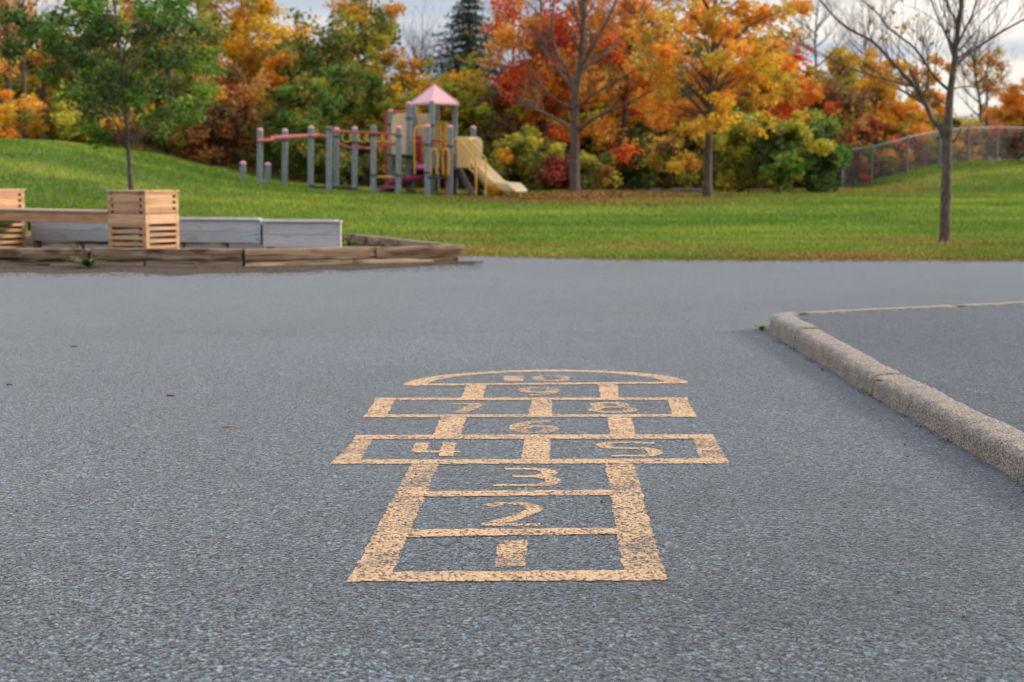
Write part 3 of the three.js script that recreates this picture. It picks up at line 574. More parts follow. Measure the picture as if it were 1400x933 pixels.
// bare limbs followed along measured columns and rows, each given its own depth, then finer twigs
function bareTree(name, label, Z, limbs, seed, twigLevels, category = 'tree') {
  const r = rngOf(seed), base = P(limbs[0].p[0][0], limbs[0].p[0][1], Z), g = thing(name, label, category, base), wood = [], tips = [];
  base.y = lawnH(base.x, Z) - 0.01; g.position.copy(base);
  const twig = (p, d, len, rad, lvl) => {
    const pts = [p.clone()], n = 4; let q = p.clone(), dd = d.clone();
    for (let i = 0; i < n; i++) { dd.add(V((r() - 0.5) * 0.5, 0.06 + (r() - 0.5) * 0.35, (r() - 0.5) * 0.5)).normalize(); q = q.clone().addScaledVector(dd, len / n); pts.push(q); }
    wood.push(tube(pts, pts.map((_, i) => Math.max(0.0022, rad * (1 - i / n * 0.75))), lvl > 1 ? 5 : 4, false)); tips.push(q);
    if (lvl > 0) for (let k = 0; k < 3 + (r() < 0.5); k++) { const t = 1 + Math.floor(r() * n), nd = dd.clone().add(V((r() - 0.5) * 1.7, (r() - 0.25) * 1.1, (r() - 0.5) * 1.7)).normalize(); twig(pts[t], nd, len * (0.45 + r() * 0.25), rad * 0.5, lvl - 1); }
  };
  for (const L of limbs) {
    const dz = L.dz || 0, n = L.p.length, ctrl = L.p.map(([x, y], i) => P(x, y, Z + (L.dz0 || 0) + dz * i / (n - 1)).sub(base));
    if (L === limbs[0]) ctrl[0].y = -0.12;
    const pts = curve(ctrl, n * 4), r0 = L.w[0] * Z / FOC / 2, r1 = L.w[1] * Z / FOC / 2;
    wood.push(tube(pts, pts.map((_, i) => { const t = i / (pts.length - 1); return lerp(r0, r1, Math.pow(t, 0.8)) * (L === limbs[0] && i === 0 ? 1.35 : 1); }), 9, false));
    const m = L.twigs ?? 8, from = L === limbs[0] ? 0.62 : 0.25;
    for (let k = 0; k < m; k++) { const t = from + (1 - from) * r(), i = Math.min(pts.length - 2, Math.floor(t * (pts.length - 1))), d = pts[i + 1].clone().sub(pts[i]).normalize().multiplyScalar(0.6).add(V((r() - 0.5) * 1.6, (r() - 0.2) * 0.9, (r() - 0.5) * 1.6)).normalize(); twig(pts[i], d, (L.tl || 0.9) * (0.5 + r() * 0.8), lerp(r0, r1, t) * 0.42, twigLevels); }
    const e = pts.length - 1; twig(pts[e], pts[e].clone().sub(pts[e - 1]).normalize(), (L.tl || 0.9), r1 * 0.9, twigLevels);
  }
  part('trunk', merge(wood), M.bark, g);
  return { g, tips, r };
}
// conifer with drooping whorls
function spruce(px, Z, top, wpx, seed, label) {
  const base = onLawn(px, Z), H = P(px, top, Z).y - base.y, R = wpx * Z / FOC / 2, r = rngOf(seed), g = thing('spruce_tree', label, 'tree', base), wood = [tube([V(0, -0.2, 0), V(0, H * 0.5, 0), V(0, H, 0)], [0.2, 0.1, 0.015], 8)], mats = [], cols = [];
  for (let y = 1; y < H - 0.2; y += 0.34) {
    const rad = R * (1 - y / H) ** 0.8 + 0.12, n = 7 + Math.floor(r() * 4), a0 = r() * 6.28;
    for (let k = 0; k < n; k++) {
      const a = a0 + k / n * 6.28 + r() * 0.4, l = rad * (0.65 + r() * 0.5), d = V(Math.cos(a), -0.18, Math.sin(a)), e = V(d.x * l, y - 0.22 * l + (r() - 0.5) * 0.2, d.z * l);
      wood.push(tube([V(0, y, 0), V(e.x * 0.5, y - 0.16 * l, e.z * 0.5), e], [0.02, 0.014, 0.004], 4, false));
      const m = Math.ceil(l / 0.13); for (let i = 0; i < m; i++) { const t = (i + 0.5 + r() * 0.5) / m; for (let q = 0; q < 2; q++) { const p = V(e.x * t, lerp(y, e.y, t) - r() * 0.12 * (1 - q), e.z * t).add(V((r() - 0.5) * 0.22, 0, (r() - 0.5) * 0.22)); tmpQ.setFromEuler(tmpE.set((r() - 0.5) * 0.6, r() * 6.28, (r() - 0.5) * 0.6)); const s = 0.7 + r() * 0.5; mats.push(new THREE.Matrix4().compose(p, tmpQ, V(s, s, s))); cols.push(PAL[r() < 0.06 ? 'amber' : 'spruce'][Math.floor(r() * 4)].clone().multiplyScalar(0.7 + r() * 0.5)); } }
    }
  }
  part('trunk', merge(wood), M.barkDark, g); g.add(instances('crown', needle, M.leaf, mats, cols));
}

// --- named trees
treePx(180, 32, -75, 196, 285, { seed: 101, name: 'maple_tree', label: 'young green maple with a slim trunk growing on the mound behind the planters', palettes: ['green', 'deep', 'green', 'deep', 'olive', 'green', 'deep', 'rust'], limbFrom: 0.3, trunk: 0.066, clumps: 74, clumpR: 0.44, leaves: 30, leafScale: 0.62, showLimbs: true });
treePx(967, 48, -60, 226, 265, { seed: 102, name: 'maple_tree', label: 'golden orange maple with a bare lower trunk at the lawn edge', palettes: ['orange', 'yellow', 'orange', 'amber', 'orange', 'yellow'], limbFrom: 0.36, trunk: 0.145, clumps: 70, clumpR: 0.62, leaves: 40, leafScale: 0.8, showLimbs: true });
treePx(745, 62, -50, 215, 150, { seed: 103, name: 'maple_tree', label: 'bright red maple behind the bare tree on the leaf mound', palettes: ['red', 'red', 'orange', 'red', 'rust'], clumps: 80, clumpR: 0.75, leaves: 40 });
treePx(850, 60, -70, 215, 170, { seed: 104, name: 'maple_tree', label: 'rusty orange maple filling the gap between the bare tree and golden maple', palettes: ['orange', 'rust', 'amber', 'red', 'orange'], clumps: 84, clumpR: 0.8, leaves: 40 });
treePx(1040, 64, 25, 200, 150, { seed: 105, name: 'maple_tree', label: 'orange and red maple behind the golden maple', palettes: ['orange', 'amber', 'red', 'amber', 'lime'], clumps: 70, clumpR: 0.75, leaves: 36 });
bareTree('maple_tree', 'leafless tree with spreading limbs standing on the leaf covered mound', 51, [
  { p: [[785.5, 268], [786, 200], [785.7, 149], [787.5, 120], [792, 92], [795, 72], [797, 40], [798, 0], [800, -60]], w: [15, 4], twigs: 14, tl: 1.6 },
  { p: [[783, 182], [772, 170], [757, 161], [738, 152], [722, 144], [700, 138]], w: [5.5, 1.5], dz: 1.4, tl: 1.2 },
  { p: [[789, 180], [803, 168], [820, 158], [854, 143], [897, 121], [925, 104]], w: [6, 1.6], dz: -1.4, tl: 1.3 },
  { p: [[785, 130], [780, 108], [773, 90], [762, 74], [755, 40], [757, 0], [752, -40]], w: [6, 2], dz: 1, tl: 1.4 },
  { p: [[788, 116], [796, 88], [804, 77], [820, 46], [838, 12], [850, -30]], w: [6, 2], dz: -1, tl: 1.4 },
  { p: [[790, 104], [812, 82], [835, 68], [866, 34], [890, 4]], w: [5, 1.6], dz: 1.6, tl: 1.3 },
  { p: [[786, 146], [800, 138], [830, 118], [862, 100], [884, 92]], w: [4.5, 1.2], dz: -1.8, tl: 1.1 },
  { p: [[785, 150], [768, 142], [752, 130], [735, 112], [722, 90]], w: [4.5, 1.2], dz: -1.6, tl: 1.1 },
  { p: [[787, 126], [770, 104], [762, 92], [742, 66], [734, 40]], w: [4, 1.2], dz: 2, tl: 1.2 },
], 201, 2);
{
  const t = bareTree('lawn_tree', 'leafless young tree with one low left limb standing near the asphalt edge', 23.6, [
    { p: [[1292, 335], [1294, 260], [1296, 199], [1297.6, 150], [1300, 124], [1305, 86], [1309, 49], [1315, 5], [1322, -60]], w: [16.5, 4.5], twigs: 10, tl: 0.9 },
    { p: [[1294, 200], [1287, 178], [1275, 163], [1264, 139], [1249, 116], [1232, 98], [1215, 79], [1192, 56], [1155, 36], [1125, 4], [1105, -24]], w: [8, 2.2], dz: 0.5, tl: 0.7, twigs: 16 },
    { p: [[1252, 120], [1225, 112], [1190, 103], [1150, 88], [1120, 72], [1090, 60]], w: [3, 1], dz: -0.6, dz0: 0.18, tl: 0.5, twigs: 10 },
    { p: [[1299, 124], [1287, 114], [1275, 101], [1252, 67], [1215, 38], [1200, 18], [1174, -4]], w: [4.8, 1.5], dz: -0.6, tl: 0.7, twigs: 12 },
    { p: [[1306, 90], [1326, 72], [1350, 56], [1376, 40], [1405, 24], [1440, 2]], w: [5, 2], dz: 0.4, tl: 0.7, twigs: 9 },
    { p: [[1305, 74], [1294, 48], [1280, 18], [1268, -15]], w: [4, 1.4], dz: 0.5, tl: 0.7, twigs: 8 },
    { p: [[1307, 66], [1318, 44], [1328, 24], [1337, -4], [1345, -40]], w: [4.2, 1.6], dz: -0.4, tl: 0.7, twigs: 8 },
    { p: [[1300, 196], [1306, 192], [1311, 184], [1312.5, 181]], w: [5, 3], twigs: 0, tl: 0.05 },
    { p: [[1301, 122], [1322, 118], [1350, 122], [1378, 120]], w: [2.6, 0.9], dz: 0.7, tl: 0.4, twigs: 6 },
    { p: [[1298, 146], [1280, 134], [1258, 132], [1236, 126]], w: [2.4, 0.8], dz: 0.8, tl: 0.4, twigs: 6 },
    { p: [[1262, 138], [1268, 110], [1269, 80], [1266, 48]], w: [2.6, 0.8], dz: -0.3, dz0: 0.15, tl: 0.5, twigs: 7 },
    { p: [[1216, 80], [1208, 58], [1207, 40], [1212, 20]], w: [2.2, 0.8], dz: 0.4, dz0: 0.35, tl: 0.5, twigs: 6 },
  ], 202, 2);
  const mats = [], cols = []; for (let i = 0; i < 26; i++) { const c = t.tips[Math.floor(t.r() * t.tips.length)]; tmpQ.setFromEuler(tmpE.set(t.r() * 3, t.r() * 6, t.r() * 3)); mats.push(new THREE.Matrix4().compose(c, tmpQ, V(0.4, 0.4, 0.4))); cols.push(PAL.amber[i % 5].clone()); }
  t.g.add(instances('last_leaves', spray[0], M.leaf, mats, cols));
}
spruce(642, 70, -14, 310, 301, 'dark blue green spruce with a narrow top rising behind the playground');
spruce(1452, 66, -40, 150, 302, 'dark spruce at the far end of the chain link fence');
const GB = 'trees and shrubs along the wood edge';
const wood = [ // px, Z, top, bottom, width, palettes, label, extra
  [18, 58, -60, 150, 120, ['amber', 'yellow', 'rust', 'orange'], 'orange tree on the back of the mound at the end of the wood', { leaves: 26 }],
  [-40, 62, -80, 120, 160, ['amber', 'olive', 'orange'], 'tall amber and olive tree beyond the orange one on the mound'],
  [8, 54, 120, 200, 95, ['orange', 'yellow', 'orange'], 'low bright orange shrub on top of the mound', { clumpR: 0.5 }],
  [62, 60, 20, 170, 90, ['rust', 'amber', 'olive'], 'rust and olive tree behind the green maple'],
  [98, 55, 140, 206, 100, ['lime', 'yellow', 'olive', 'yellow'], 'yellow green bush below the green maple on the mound', { clumpR: 0.5, clumps: 36 }],
  [150, 60, -70, 150, 130, ['amber', 'yellow', 'lime', 'olive'], 'tall amber tree directly behind the green maple'],
  [150, 56, 160, 220, 80, ['rust', 'brown', 'amber'], 'low rust brown shrub behind the slim maple trunk', { clumpR: 0.5 }],
  [240, 60, -40, 160, 120, ['olive', 'amber', 'green'], 'olive tree with amber patches beside the green maple'],
  [325, 64, -70, 150, 120, ['yellow', 'yellow', 'amber', 'lime'], 'tall bright golden tree above the rust coloured one', { clumps: 80 }],
  [300, 57, 95, 228, 120, ['rust', 'brown', 'rust', 'amber'], 'rust coloured small tree beside the short capped posts', { clumps: 60, clumpR: 0.6 }],
  [230, 57, 175, 240, 70, ['olive', 'brown', 'lime'], 'dark low bush between the maple trunk and rust coloured tree', { clumpR: 0.45 }],
  [375, 61, 70, 200, 80, ['yellow', 'amber', 'orange', 'lime'], 'golden tree between the rust tree and dark green thicket', { clumps: 46 }],
  [430, 62, 25, 240, 150, ['olive', 'deep', 'olive', 'green'], 'large dark green tree behind the climbing posts', { clumps: 90, clumpR: 0.9 }],
  [420, 57, 120, 258, 110, ['green', 'olive', 'deep'], 'rounded green bush directly behind the climbing posts', { clumps: 60 }],
  [480, 64, -40, 120, 100, ['amber', 'olive', 'lime'], 'tall thin amber tree behind the dark green tree', { clumps: 40, leaves: 22 }],
  [525, 66, -30, 190, 85, ['lime', 'amber', 'olive', 'yellow'], 'tall yellow green tree beside the gap of sky', { clumps: 56, leaves: 26 }],
  [500, 60, 85, 230, 95, ['olive', 'green', 'lime'], 'leaning olive tree behind the monkey bars', { clumps: 60, lean: V(-0.6, 0, 0) }],
  [545, 59, 120, 230, 70, ['lime', 'yellow', 'amber'], 'yellow shrub tree behind the tan playground wall', { clumps: 44 }],
  [470, 56, 190, 262, 70, ['deep', 'olive'], 'low dark bush under the monkey bars', { clumpR: 0.5 }],
  [555, 57, 195, 262, 80, ['olive', 'amber', 'deep'], 'low olive bush behind the climbing tower', { clumpR: 0.5 }],
  [632, 62, 78, 240, 105, ['lime', 'yellow', 'lime', 'amber'], 'bright yellow tree behind the pink roof', { clumps: 74, clumpR: 0.7 }],
  [590, 66, 80, 180, 60, ['lime', 'amber'], 'pale thin yellow tree left of the pink roof tower', { clumps: 24, leaves: 20 }],
  [668, 60, 130, 250, 70, ['olive', 'brown', 'lime'], 'olive brown small tree behind the slide hood', { clumps: 46 }],
  [715, 57, 165, 262, 75, ['lime', 'olive', 'amber'], 'yellow green bush beyond the foot of the slide', { clumps: 46, clumpR: 0.5 }],
  [760, 56, 215, 264, 60, ['maroon', 'brown', 'olive'], 'low maroon bush beside the bare trunk on the mound', { clumpR: 0.4 }],
  [815, 57, 205, 264, 75, ['olive', 'rust', 'lime', 'brown'], 'low yellow green bush with rust leaves near the bare trunk', { clumpR: 0.45 }],
  [865, 60, 180, 264, 100, ['deep', 'deep', 'olive'], 'dark evergreen bush between the bare tree and golden maple', { clumps: 54 }],
  [925, 56, 195, 262, 70, ['amber', 'brown', 'lime', 'rust'], 'amber bush at the foot of the golden maple', { clumpR: 0.45 }],
  [1010, 55, 158, 268, 80, ['lime', 'olive', 'green', 'lime'], 'yellow green bush right beside the golden maple trunk', { clumps: 44, clumpR: 0.5 }],
  [1065, 54, 148, 270, 78, ['green', 'olive', 'deep', 'lime'], 'green bush with yellowing foot at the corner of the wood', { clumps: 48, clumpR: 0.5 }],
  [1120, 56, 168, 264, 70, ['deep', 'green', 'deep'], 'dark glossy green bush at the end of the chain link fence', { clumps: 46, clumpR: 0.5 }],
  [1095, 68, 90, 200, 90, ['red', 'orange', 'rust'], 'small red orange tree beyond the dark glossy bush', { clumps: 50 }],
  [1150, 72, 55, 190, 80, ['yellow', 'lime', 'yellow'], 'tall yellow tree behind the low end of the fence', { clumps: 50 }],
  [1195, 74, 60, 190, 85, ['yellow', 'amber', 'yellow'], 'amber tree with dark trunk behind the fence', { clumps: 52 }],
  [1175, 70, 130, 215, 60, ['maroon', 'rust', 'deep'], 'dark red bush behind the fence corner', { clumpR: 0.5 }],
  [1228, 74, 140, 205, 80, ['orange', 'amber', 'orange'], 'round orange small tree behind the fence posts', { clumps: 44 }],
  [1262, 82, 60, 190, 50, ['amber', 'orange'], 'slender orange tree seen through the bare limbs', { clumps: 26, leaves: 22 }],
  [1280, 76, 150, 205, 70, ['deep', 'olive', 'brown'], 'dark olive bush behind the fence near the bare trunk', { clumpR: 0.5 }],
  [1320, 78, 160, 200, 55, ['yellow', 'lime'], 'bright yellow bush behind the fence near the bare trunk', { clumpR: 0.5 }],
  [1345, 88, 62, 180, 55, ['amber', 'rust'], 'tall thin amber tree with few leaves behind the fence', { clumps: 26, leaves: 14 }],
  [1385, 82, 110, 200, 70, ['orange', 'amber', 'orange'], 'orange tree behind the high end of the fence', { clumps: 46 }],
  [1440, 80, 90, 200, 80, ['orange', 'yellow'], 'golden orange tree beyond the high end of the fence', { clumps: 40 }],
  [1380, 76, 172, 215, 60, ['red', 'maroon', 'rust'], 'red sumac bush right behind the high end of the fence', { clumpR: 0.4 }],
  [1225, 70, 186, 238, 50, ['maroon', 'red', 'brown'], 'dark red creeper bush on the low fence', { clumpR: 0.35 }],
  [1165, 66, 200, 250, 40, ['maroon', 'red'], 'deep red low bush at the start of the fence', { clumpR: 0.35 }],
];
wood.forEach(([px, Z, top, bot, w, palettes, label, extra], i) => treePx(px, Z, top, bot, w, { seed: 400 + i * 7, palettes, label, name: w * Z / FOC < 2.6 && top > 110 ? 'shrub' : 'tree', category: top > 110 ? 'bush' : 'tree', ...(extra || {}) }));
for (const [px, Z, top, w, seed, label] of [[703, 66, -40, 55, 11, 'slim leafless tree in the gap beside the red maple'], [1118, 70, -20, 70, 12, 'slim leafless tree with fine twigs behind the dark glossy bush'], [1338, 84, 40, 45, 13, 'slim leafless tree far behind the fence beyond the bare trunk'], [30, 56, -50, 60, 14, 'grey leafless tree on the mound among orange leaves'], [572, 68, 50, 40, 15, 'thin leafless sapling behind the climbing tower'], [1180, 80, 20, 50, 16, 'thin leafless tree with a straight stem behind the fence corner']]) {
  const r = rngOf(seed * 97), b = onLawn(px, Z), by = 250 + (1 - b.y) * FOC / Z, limbs = [{ p: [[px, by], [px + (r() - 0.5) * 6, lerp(by, top, 0.4)], [px + (r() - 0.5) * 12, lerp(by, top, 0.75)], [px + (r() - 0.5) * 16, top]], w: [6.5, 1.2], twigs: 14, tl: 1.5 }];
  for (let k = 0; k < 11; k++) { const t = 0.35 + 0.55 * k / 11, y = lerp(by, top, t), sd = k % 2 ? 1 : -1, l = w * (1.15 - t) * (0.6 + r() * 0.6); limbs.push({ p: [[px, y], [px + sd * l * 0.5, y - l * 0.45], [px + sd * l, y - l * (0.8 + r() * 0.6)]], w: [2.6, 0.8], dz: (r() - 0.5) * 4, tl: 1.1, twigs: 6 }); }
  bareTree('bare_tree', label, Z, limbs, seed + 300, 2);
}
// rows deeper in the wood
{
  const r = rngOf(77), kinds = [[['yellow', 'lime', 'olive'], 'yellow and olive tree deep inside the wood'], [['olive', 'deep', 'green'], 'dark olive tree deep inside the wood'], [['yellow', 'amber', 'lime'], 'bright yellow tree deep inside the wood'], [['olive', 'brown', 'rust'], 'olive brown tree deep inside the wood']];
  for (let row = 0; row < 3; row++) for (let px = -120; px <= 1130; px += 62) {
    const gap = px > 545 && px < 735, x = px + (r() - 0.5) * 50 + row * 20, Z = 69 + row * 8 + r() * 5, k = kinds[Math.floor(r() * 4)];
    const top = gap ? 150 + r() * 50 : px > 1000 ? 90 + r() * 60 : 25 + r() * 120;
    treePx(x, Z, top, 240, 100 + r() * 50, { seed: 900 + row * 100 + px, palettes: k[0], label: k[1], group: 'trees deep inside the wood', name: 'tree', clumps: gap ? 30 : 52, clumpR: 1.1, leaves: 26, leafScale: 1.35 });
  }
  for (let px = 1140; px <= 1520; px += 48) { const k = kinds[Math.floor(r() * 4)]; treePx(px + (r() - 0.5) * 30, 92 + r() * 10, 120 + r() * 50, 215, 90, { seed: 1500 + px, palettes: k[0], label: k[1].replace('deep inside the wood', 'far behind the fence'), group: 'far trees behind the fence', name: 'tree', clumps: 34, clumpR: 1.1, leaves: 24, leafScale: 1.35 }); }
  for (let i = 0; i < 12; i++) { const px = 1150 + i * 30, d = i % 3; treePx(px, 66 + i * 1.5 + r(), 196 - Math.min(22, i * 3) + r() * 10, 246 - i, 62, { seed: 1700 + i * 3, palettes: [['maroon', 'brown', 'rust'], ['olive', 'brown', 'deep'], ['brown', 'amber', 'olive']][d], label: ['dull red brush growing against the back of the fence', 'dark olive brush growing against the back of the fence', 'brown and amber brush growing against the back of the fence'][d], category: 'bush', group: 'brush behind the fence', name: 'shrub', clumps: 26, clumpR: 0.5, leaves: 26 }); }
  // undergrowth line under the trees
  for (let px = -60; px <= 1130; px += 44) { const d = r() < 0.6; treePx(px + (r() - 0.5) * 20, 62 + r() * 5, 195 + r() * 25, 258, 85, { seed: 2000 + px, palettes: d ? ['deep', 'olive', 'brown'] : ['brown', 'amber', 'olive'], label: d ? 'dark undergrowth bush beneath the trees of the wood' : 'brown undergrowth bush beneath the trees of the wood', category: 'bush', group: 'undergrowth bushes of the wood', name: 'shrub', clumps: 26, clumpR: 0.6, leaves: 26 }); }
}
console.log('trees done');

// ------------------------------------------------------------------ playground
M.post = std({ map: woodTex([150, 158, 160], [112, 118, 122], 0.2, 51, 0.2), roughness: 0.8 });
M.postBrown = std({ map: woodTex([128, 118, 110], [88, 80, 74], 0.2, 53, 0.2), roughness: 0.85 });
const plastic = (hex, rough = 0.45) => std({ color: rgb(hex), roughness: rough });
M.pink = plastic('#e08aa6'); M.roof = plastic('#d8a6ae', 0.55); M.redBar = plastic('#b2453e'); M.salmon = plastic('#d0706a'); M.yellowBar = plastic('#d9a838'); M.tan = plastic('#d8b890', 0.55); M.cream = plastic('#e6d2a8', 0.5); M.slideYellow = plastic('#d8982a', 0.5); M.hood = plastic('#e2bc7c', 0.5); M.magenta = plastic('#d0508c'); M.crimson = plastic('#9c2c40'); M.deck = std({ color: rgb('#3a3434'), roughness: 0.8 }); M.metal = std({ color: rgb('#4a4c4e'), roughness: 0.5, metalness: 0.7 });
const PZ = 50;
{
  const o0 = onLawn(560, PZ);
  const pg = thing('playground', 'wooden post playground with pink roof, slide and monkey bars at the wood edge', 'playground', o0);
  const Q = (px, py, dz = 0) => P(px, py, PZ + dz).sub(o0);
  const gy = (px, dz = 0) => { const p = onLawn(px, PZ + dz); return p.sub(o0); };
  const post = (px, top, dz, opt = {}) => {
    const b = gy(px, dz), t = Q(px, top, dz), w = 7.4 * PZ / FOC / 2;
    b.y = (opt.from != null ? Q(px, opt.from, dz).y : b.y - 0.15);
    const ps = part('post', beam(b, t, w * 2, w * 2, 0.03, V(0, 0, 1)), opt.m || M.post, pg);
    if (opt.cap !== false) { const c = part('cap', new THREE.SphereGeometry(w * 1.12, 14, 8, 0, 6.2832, 0, Math.PI / 2).scale(1, 0.8, 1).translate(t.x, t.y - 0.005, t.z), M.pink, ps); }
    for (const y of opt.bands || []) { const q = Q(px, y, dz); part('clamp', new THREE.CylinderGeometry(w * 1.34, w * 1.34, 0.06, 14, 1).translate(q.x, q.y, q.z), M.metal, ps); }
  };
  post(355.5, 178, 0, { bands: [192] }); post(389.5, 179, 0.6, { bands: [192] }); post(425, 175, -0.2, { bands: [187, 254] });
  post(450, 173, -0.6, { cap: false, bands: [177] }); post(460, 177, 1.3, { bands: [187] }); post(485, 176, -0.4, { bands: [195, 258] }); post(510.5, 171, -0.8, { cap: false, bands: [185, 240] });
  post(534, 153, 1.2, { bands: [170, 212] }); post(545, 175, -1.0, { bands: [186, 240] }); post(559, 142, 0, { bands: [162, 215] }); post(565.5, 139, 1.6, { cap: false });
  post(584.5, 173, -1.2, { bands: [198, 236] }); post(590.5, 138, -0.5, { cap: false, bands: [172] }); post(597, 139, 2.4, { cap: false, m: M.postBrown }); post(615.5, 174, -0.9, { bands: [200] }); post(622, 140, 1.0, { cap: false, bands: [192] }); post(647, 175, 1.6);
  // roof: square pyramid seen corner on, with a short skirt
  { const c = Q(594, 143, 0.7), ap = Q(594, 115.5, 0.7), R = 0.84, pos = [], idx = [];
    const cor = [0, 1, 2, 3].map((k) => { const a = Math.PI / 2 + 0.06 + k * Math.PI / 2; return V(c.x + Math.cos(a) * R, c.y + 0.05, c.z + Math.sin(a) * R * 1.0); });
    const roof = part('roof', (() => { const p = []; for (let k = 0; k < 4; k++) { const a = cor[k], b = cor[(k + 1) % 4]; p.push(a, ap, b); const m1 = a.clone().setY(a.y - 0.07), m2 = b.clone().setY(b.y - 0.07); p.push(a, b, m1, b, m2, m1); const i1 = V(c.x, m1.y + 0.03, c.z); p.push(m1, m2, i1); } const g = new THREE.BufferGeometry().setFromPoints(p); g.computeVertexNormals(); return g; })(), M.roof, pg);
    for (const k of cor) part('roof_rib', rod(k.clone().add(V(0, 0.012, 0)), ap.clone().add(V(0, 0.012, 0)), 0.018, 6), M.roof, roof);
  }
  const bar = (name, pts, r, m, n) => part(name, tube(n ? curve(pts, n) : pts, (n ? Array(n + 1) : Array(pts.length)).fill(r), 8), m, pg);
  bar('balance_rail', [Q(352, 192.5, -0.12), Q(374, 191.5, -0.1)], 0.055, M.salmon); bar('balance_rail', [Q(371, 189.5, 0.1), Q(436, 185.5, -0.3)], 0.085, M.salmon); bar('balance_rail', [Q(434, 185.5, -0.3), Q(451, 187.5, -0.5)], 0.06, M.redBar);
  bar('overhead_rail', [Q(452, 180, -0.7), Q(480, 180.5, -0.7), Q(511, 182, -0.9), Q(546, 184, -1.0)], 0.035, M.redBar); bar('overhead_rail', [Q(459, 179, 1.2), Q(490, 181, 1.2), Q(534, 184, 1.2)], 0.035, M.redBar);
  for (let k = 0; k < 6; k++) { const x = 470 + k * 11; bar('hanging_ring', [Q(x, 183, 0.2), Q(x - 2, 188, 0.2), Q(x, 193, 0.2), Q(x + 7, 193.5, 0.2), Q(x + 9, 188, 0.2), Q(x + 7, 183, 0.2)], 0.022, M.yellowBar, 16); }
  bar('track_rail', [Q(462, 195, 1.1), Q(475, 201, 0.9), Q(495, 203, 0.6), Q(512, 201, 0.6), Q(535, 196, 0.8), Q(562, 195, 0.8)], 0.032, M.redBar, 24); bar('track_rail', [Q(487, 199, -0.5), Q(500, 203, -0.6), Q(515, 203, -0.8), Q(532, 198, -0.9), Q(546, 196, -1.0)], 0.032, M.redBar, 24);
  const board = (name, a, b, w, h, m, up) => part(name, beam(a, b, w, h, Math.min(w, h) * 0.2, up), m, pg);
  board('low_beam', Q(426, 256, -0.1), Q(452, 257, -0.4), 0.3, 0.12, M.deck); board('low_beam', Q(455, 257, 0.8), Q(484, 257, -0.3), 0.3, 0.12, M.deck);
  board('low_beam', Q(511, 256, -0.6), Q(545, 256, -0.9), 0.1, 0.09, M.postBrown); bar('rung', [Q(511, 242, -0.8), Q(545, 242, -0.9)], 0.03, M.yellowBar); bar('rung', [Q(559, 259, -0.2), Q(584, 259, -0.8)], 0.03, M.yellowBar);
  bar('fire_pole', [gy(527.5, 0.4), Q(527.5, 153, 0.4)], 0.03, M.redBar); bar('top_rail', [Q(527, 153, 0.4), Q(560, 153, 0.2)], 0.03, M.redBar); bar('fire_pole', [gy(610, -1.1), Q(610, 204, -1.1), Q(606, 194, -1.0), Q(590, 190, -1.0)], 0.03, M.redBar); bar('top_rail', [Q(560, 194, -0.3), Q(610, 193, -0.9)], 0.028, M.redBar);
  // tan moulded walls with an arched top
  const panel = (px0, px1, top, bot, dz0, dz1, m, arch, thick = 0.06) => { const a = Q(px0, bot, dz0), b = Q(px1, bot, dz1), h = Q(px0, top, dz0).y - a.y, len = a.distanceTo(b), s = new THREE.Shape(); s.moveTo(0, 0); s.lineTo(len, 0); s.lineTo(len, h * (1 - arch * 0.4)); s.quadraticCurveTo(len, h, len * 0.8, h); s.lineTo(len * 0.3, h); s.quadraticCurveTo(len * 0.1, h, 0, h * (1 - arch)); s.lineTo(0, 0);
    const g = new THREE.ExtrudeGeometry(s, { depth: thick, bevelEnabled: true, bevelSize: 0.02, bevelThickness: 0.02, bevelSegments: 2 }), d = b.clone().sub(a).normalize(); d.y = 0; d.normalize();
    return part('wall_panel', g.applyMatrix4(new THREE.Matrix4().makeBasis(d, V(0, 1, 0), V(-d.z, 0, d.x)).setPosition(a)), m, pg); };
  panel(538, 559, 157, 211, 1.0, 0.4, M.tan, 0.25); panel(563, 588, 157, 197, 1.7, 1.6, M.tan, 0.1); panel(566, 576, 187, 222, 1.2, 1.2, M.crimson, 0);
  // decks
  const deck = (x0, x1, y, d0, d1) => { const a = Q(x0, y, d0), b = Q(x1, y, d0), w = d1 - d0; part('deck', new RoundedBoxGeometry(b.x - a.x, 0.08, w, 1, 0.01).translate((a.x + b.x) / 2, a.y, a.z - w / 2), M.deck, pg); };
  deck(536, 566, 213, -0.6, 1.6); deck(560, 624, 232, -0.8, 2.0); deck(610, 650, 231, -0.4, 1.6); deck(584, 612, 243, -1.3, -0.85);
  // yellow guard frames with bars
  const frame = (x0, x1, y0, y1, dz, bars, m = M.yellowBar, r = 0.03) => { const f = part('guard_rail', tube(curve([Q(x0, y1, dz), Q(x0, y0 + 3, dz), Q(x0 + 2, y0, dz), Q(x1 - 2, y0, dz), Q(x1, y0 + 3, dz), Q(x1, y1, dz)], 30), Array(31).fill(r), 7), m, pg); for (let k = 0; k < bars; k++) { const x = lerp(x0, x1, (k + 1) / (bars + 1)); part('rail_bar', rod(Q(x, y0, dz), Q(x, y1, dz), r * 0.7, 6), m, f); } if (bars) part('rail_bar', rod(Q(x0, y1, dz), Q(x1, y1, dz), r * 0.8, 6), m, f); };
  frame(567, 581, 174, 238, -0.9, 0); frame(592, 611, 168, 204, 1.2, 3); frame(589, 597, 204, 238, -1.25, 0); frame(606, 613, 204, 239, -1.2, 0); frame(575, 584, 188, 214, 1.6, 2); frame(620, 628, 190, 209, -0.2, 1);
  for (const x of [597, 603, 609]) bar('rail_bar', [Q(x, 170, 0.9), Q(x, 206, 0.9)], 0.035, M.yellowBar);
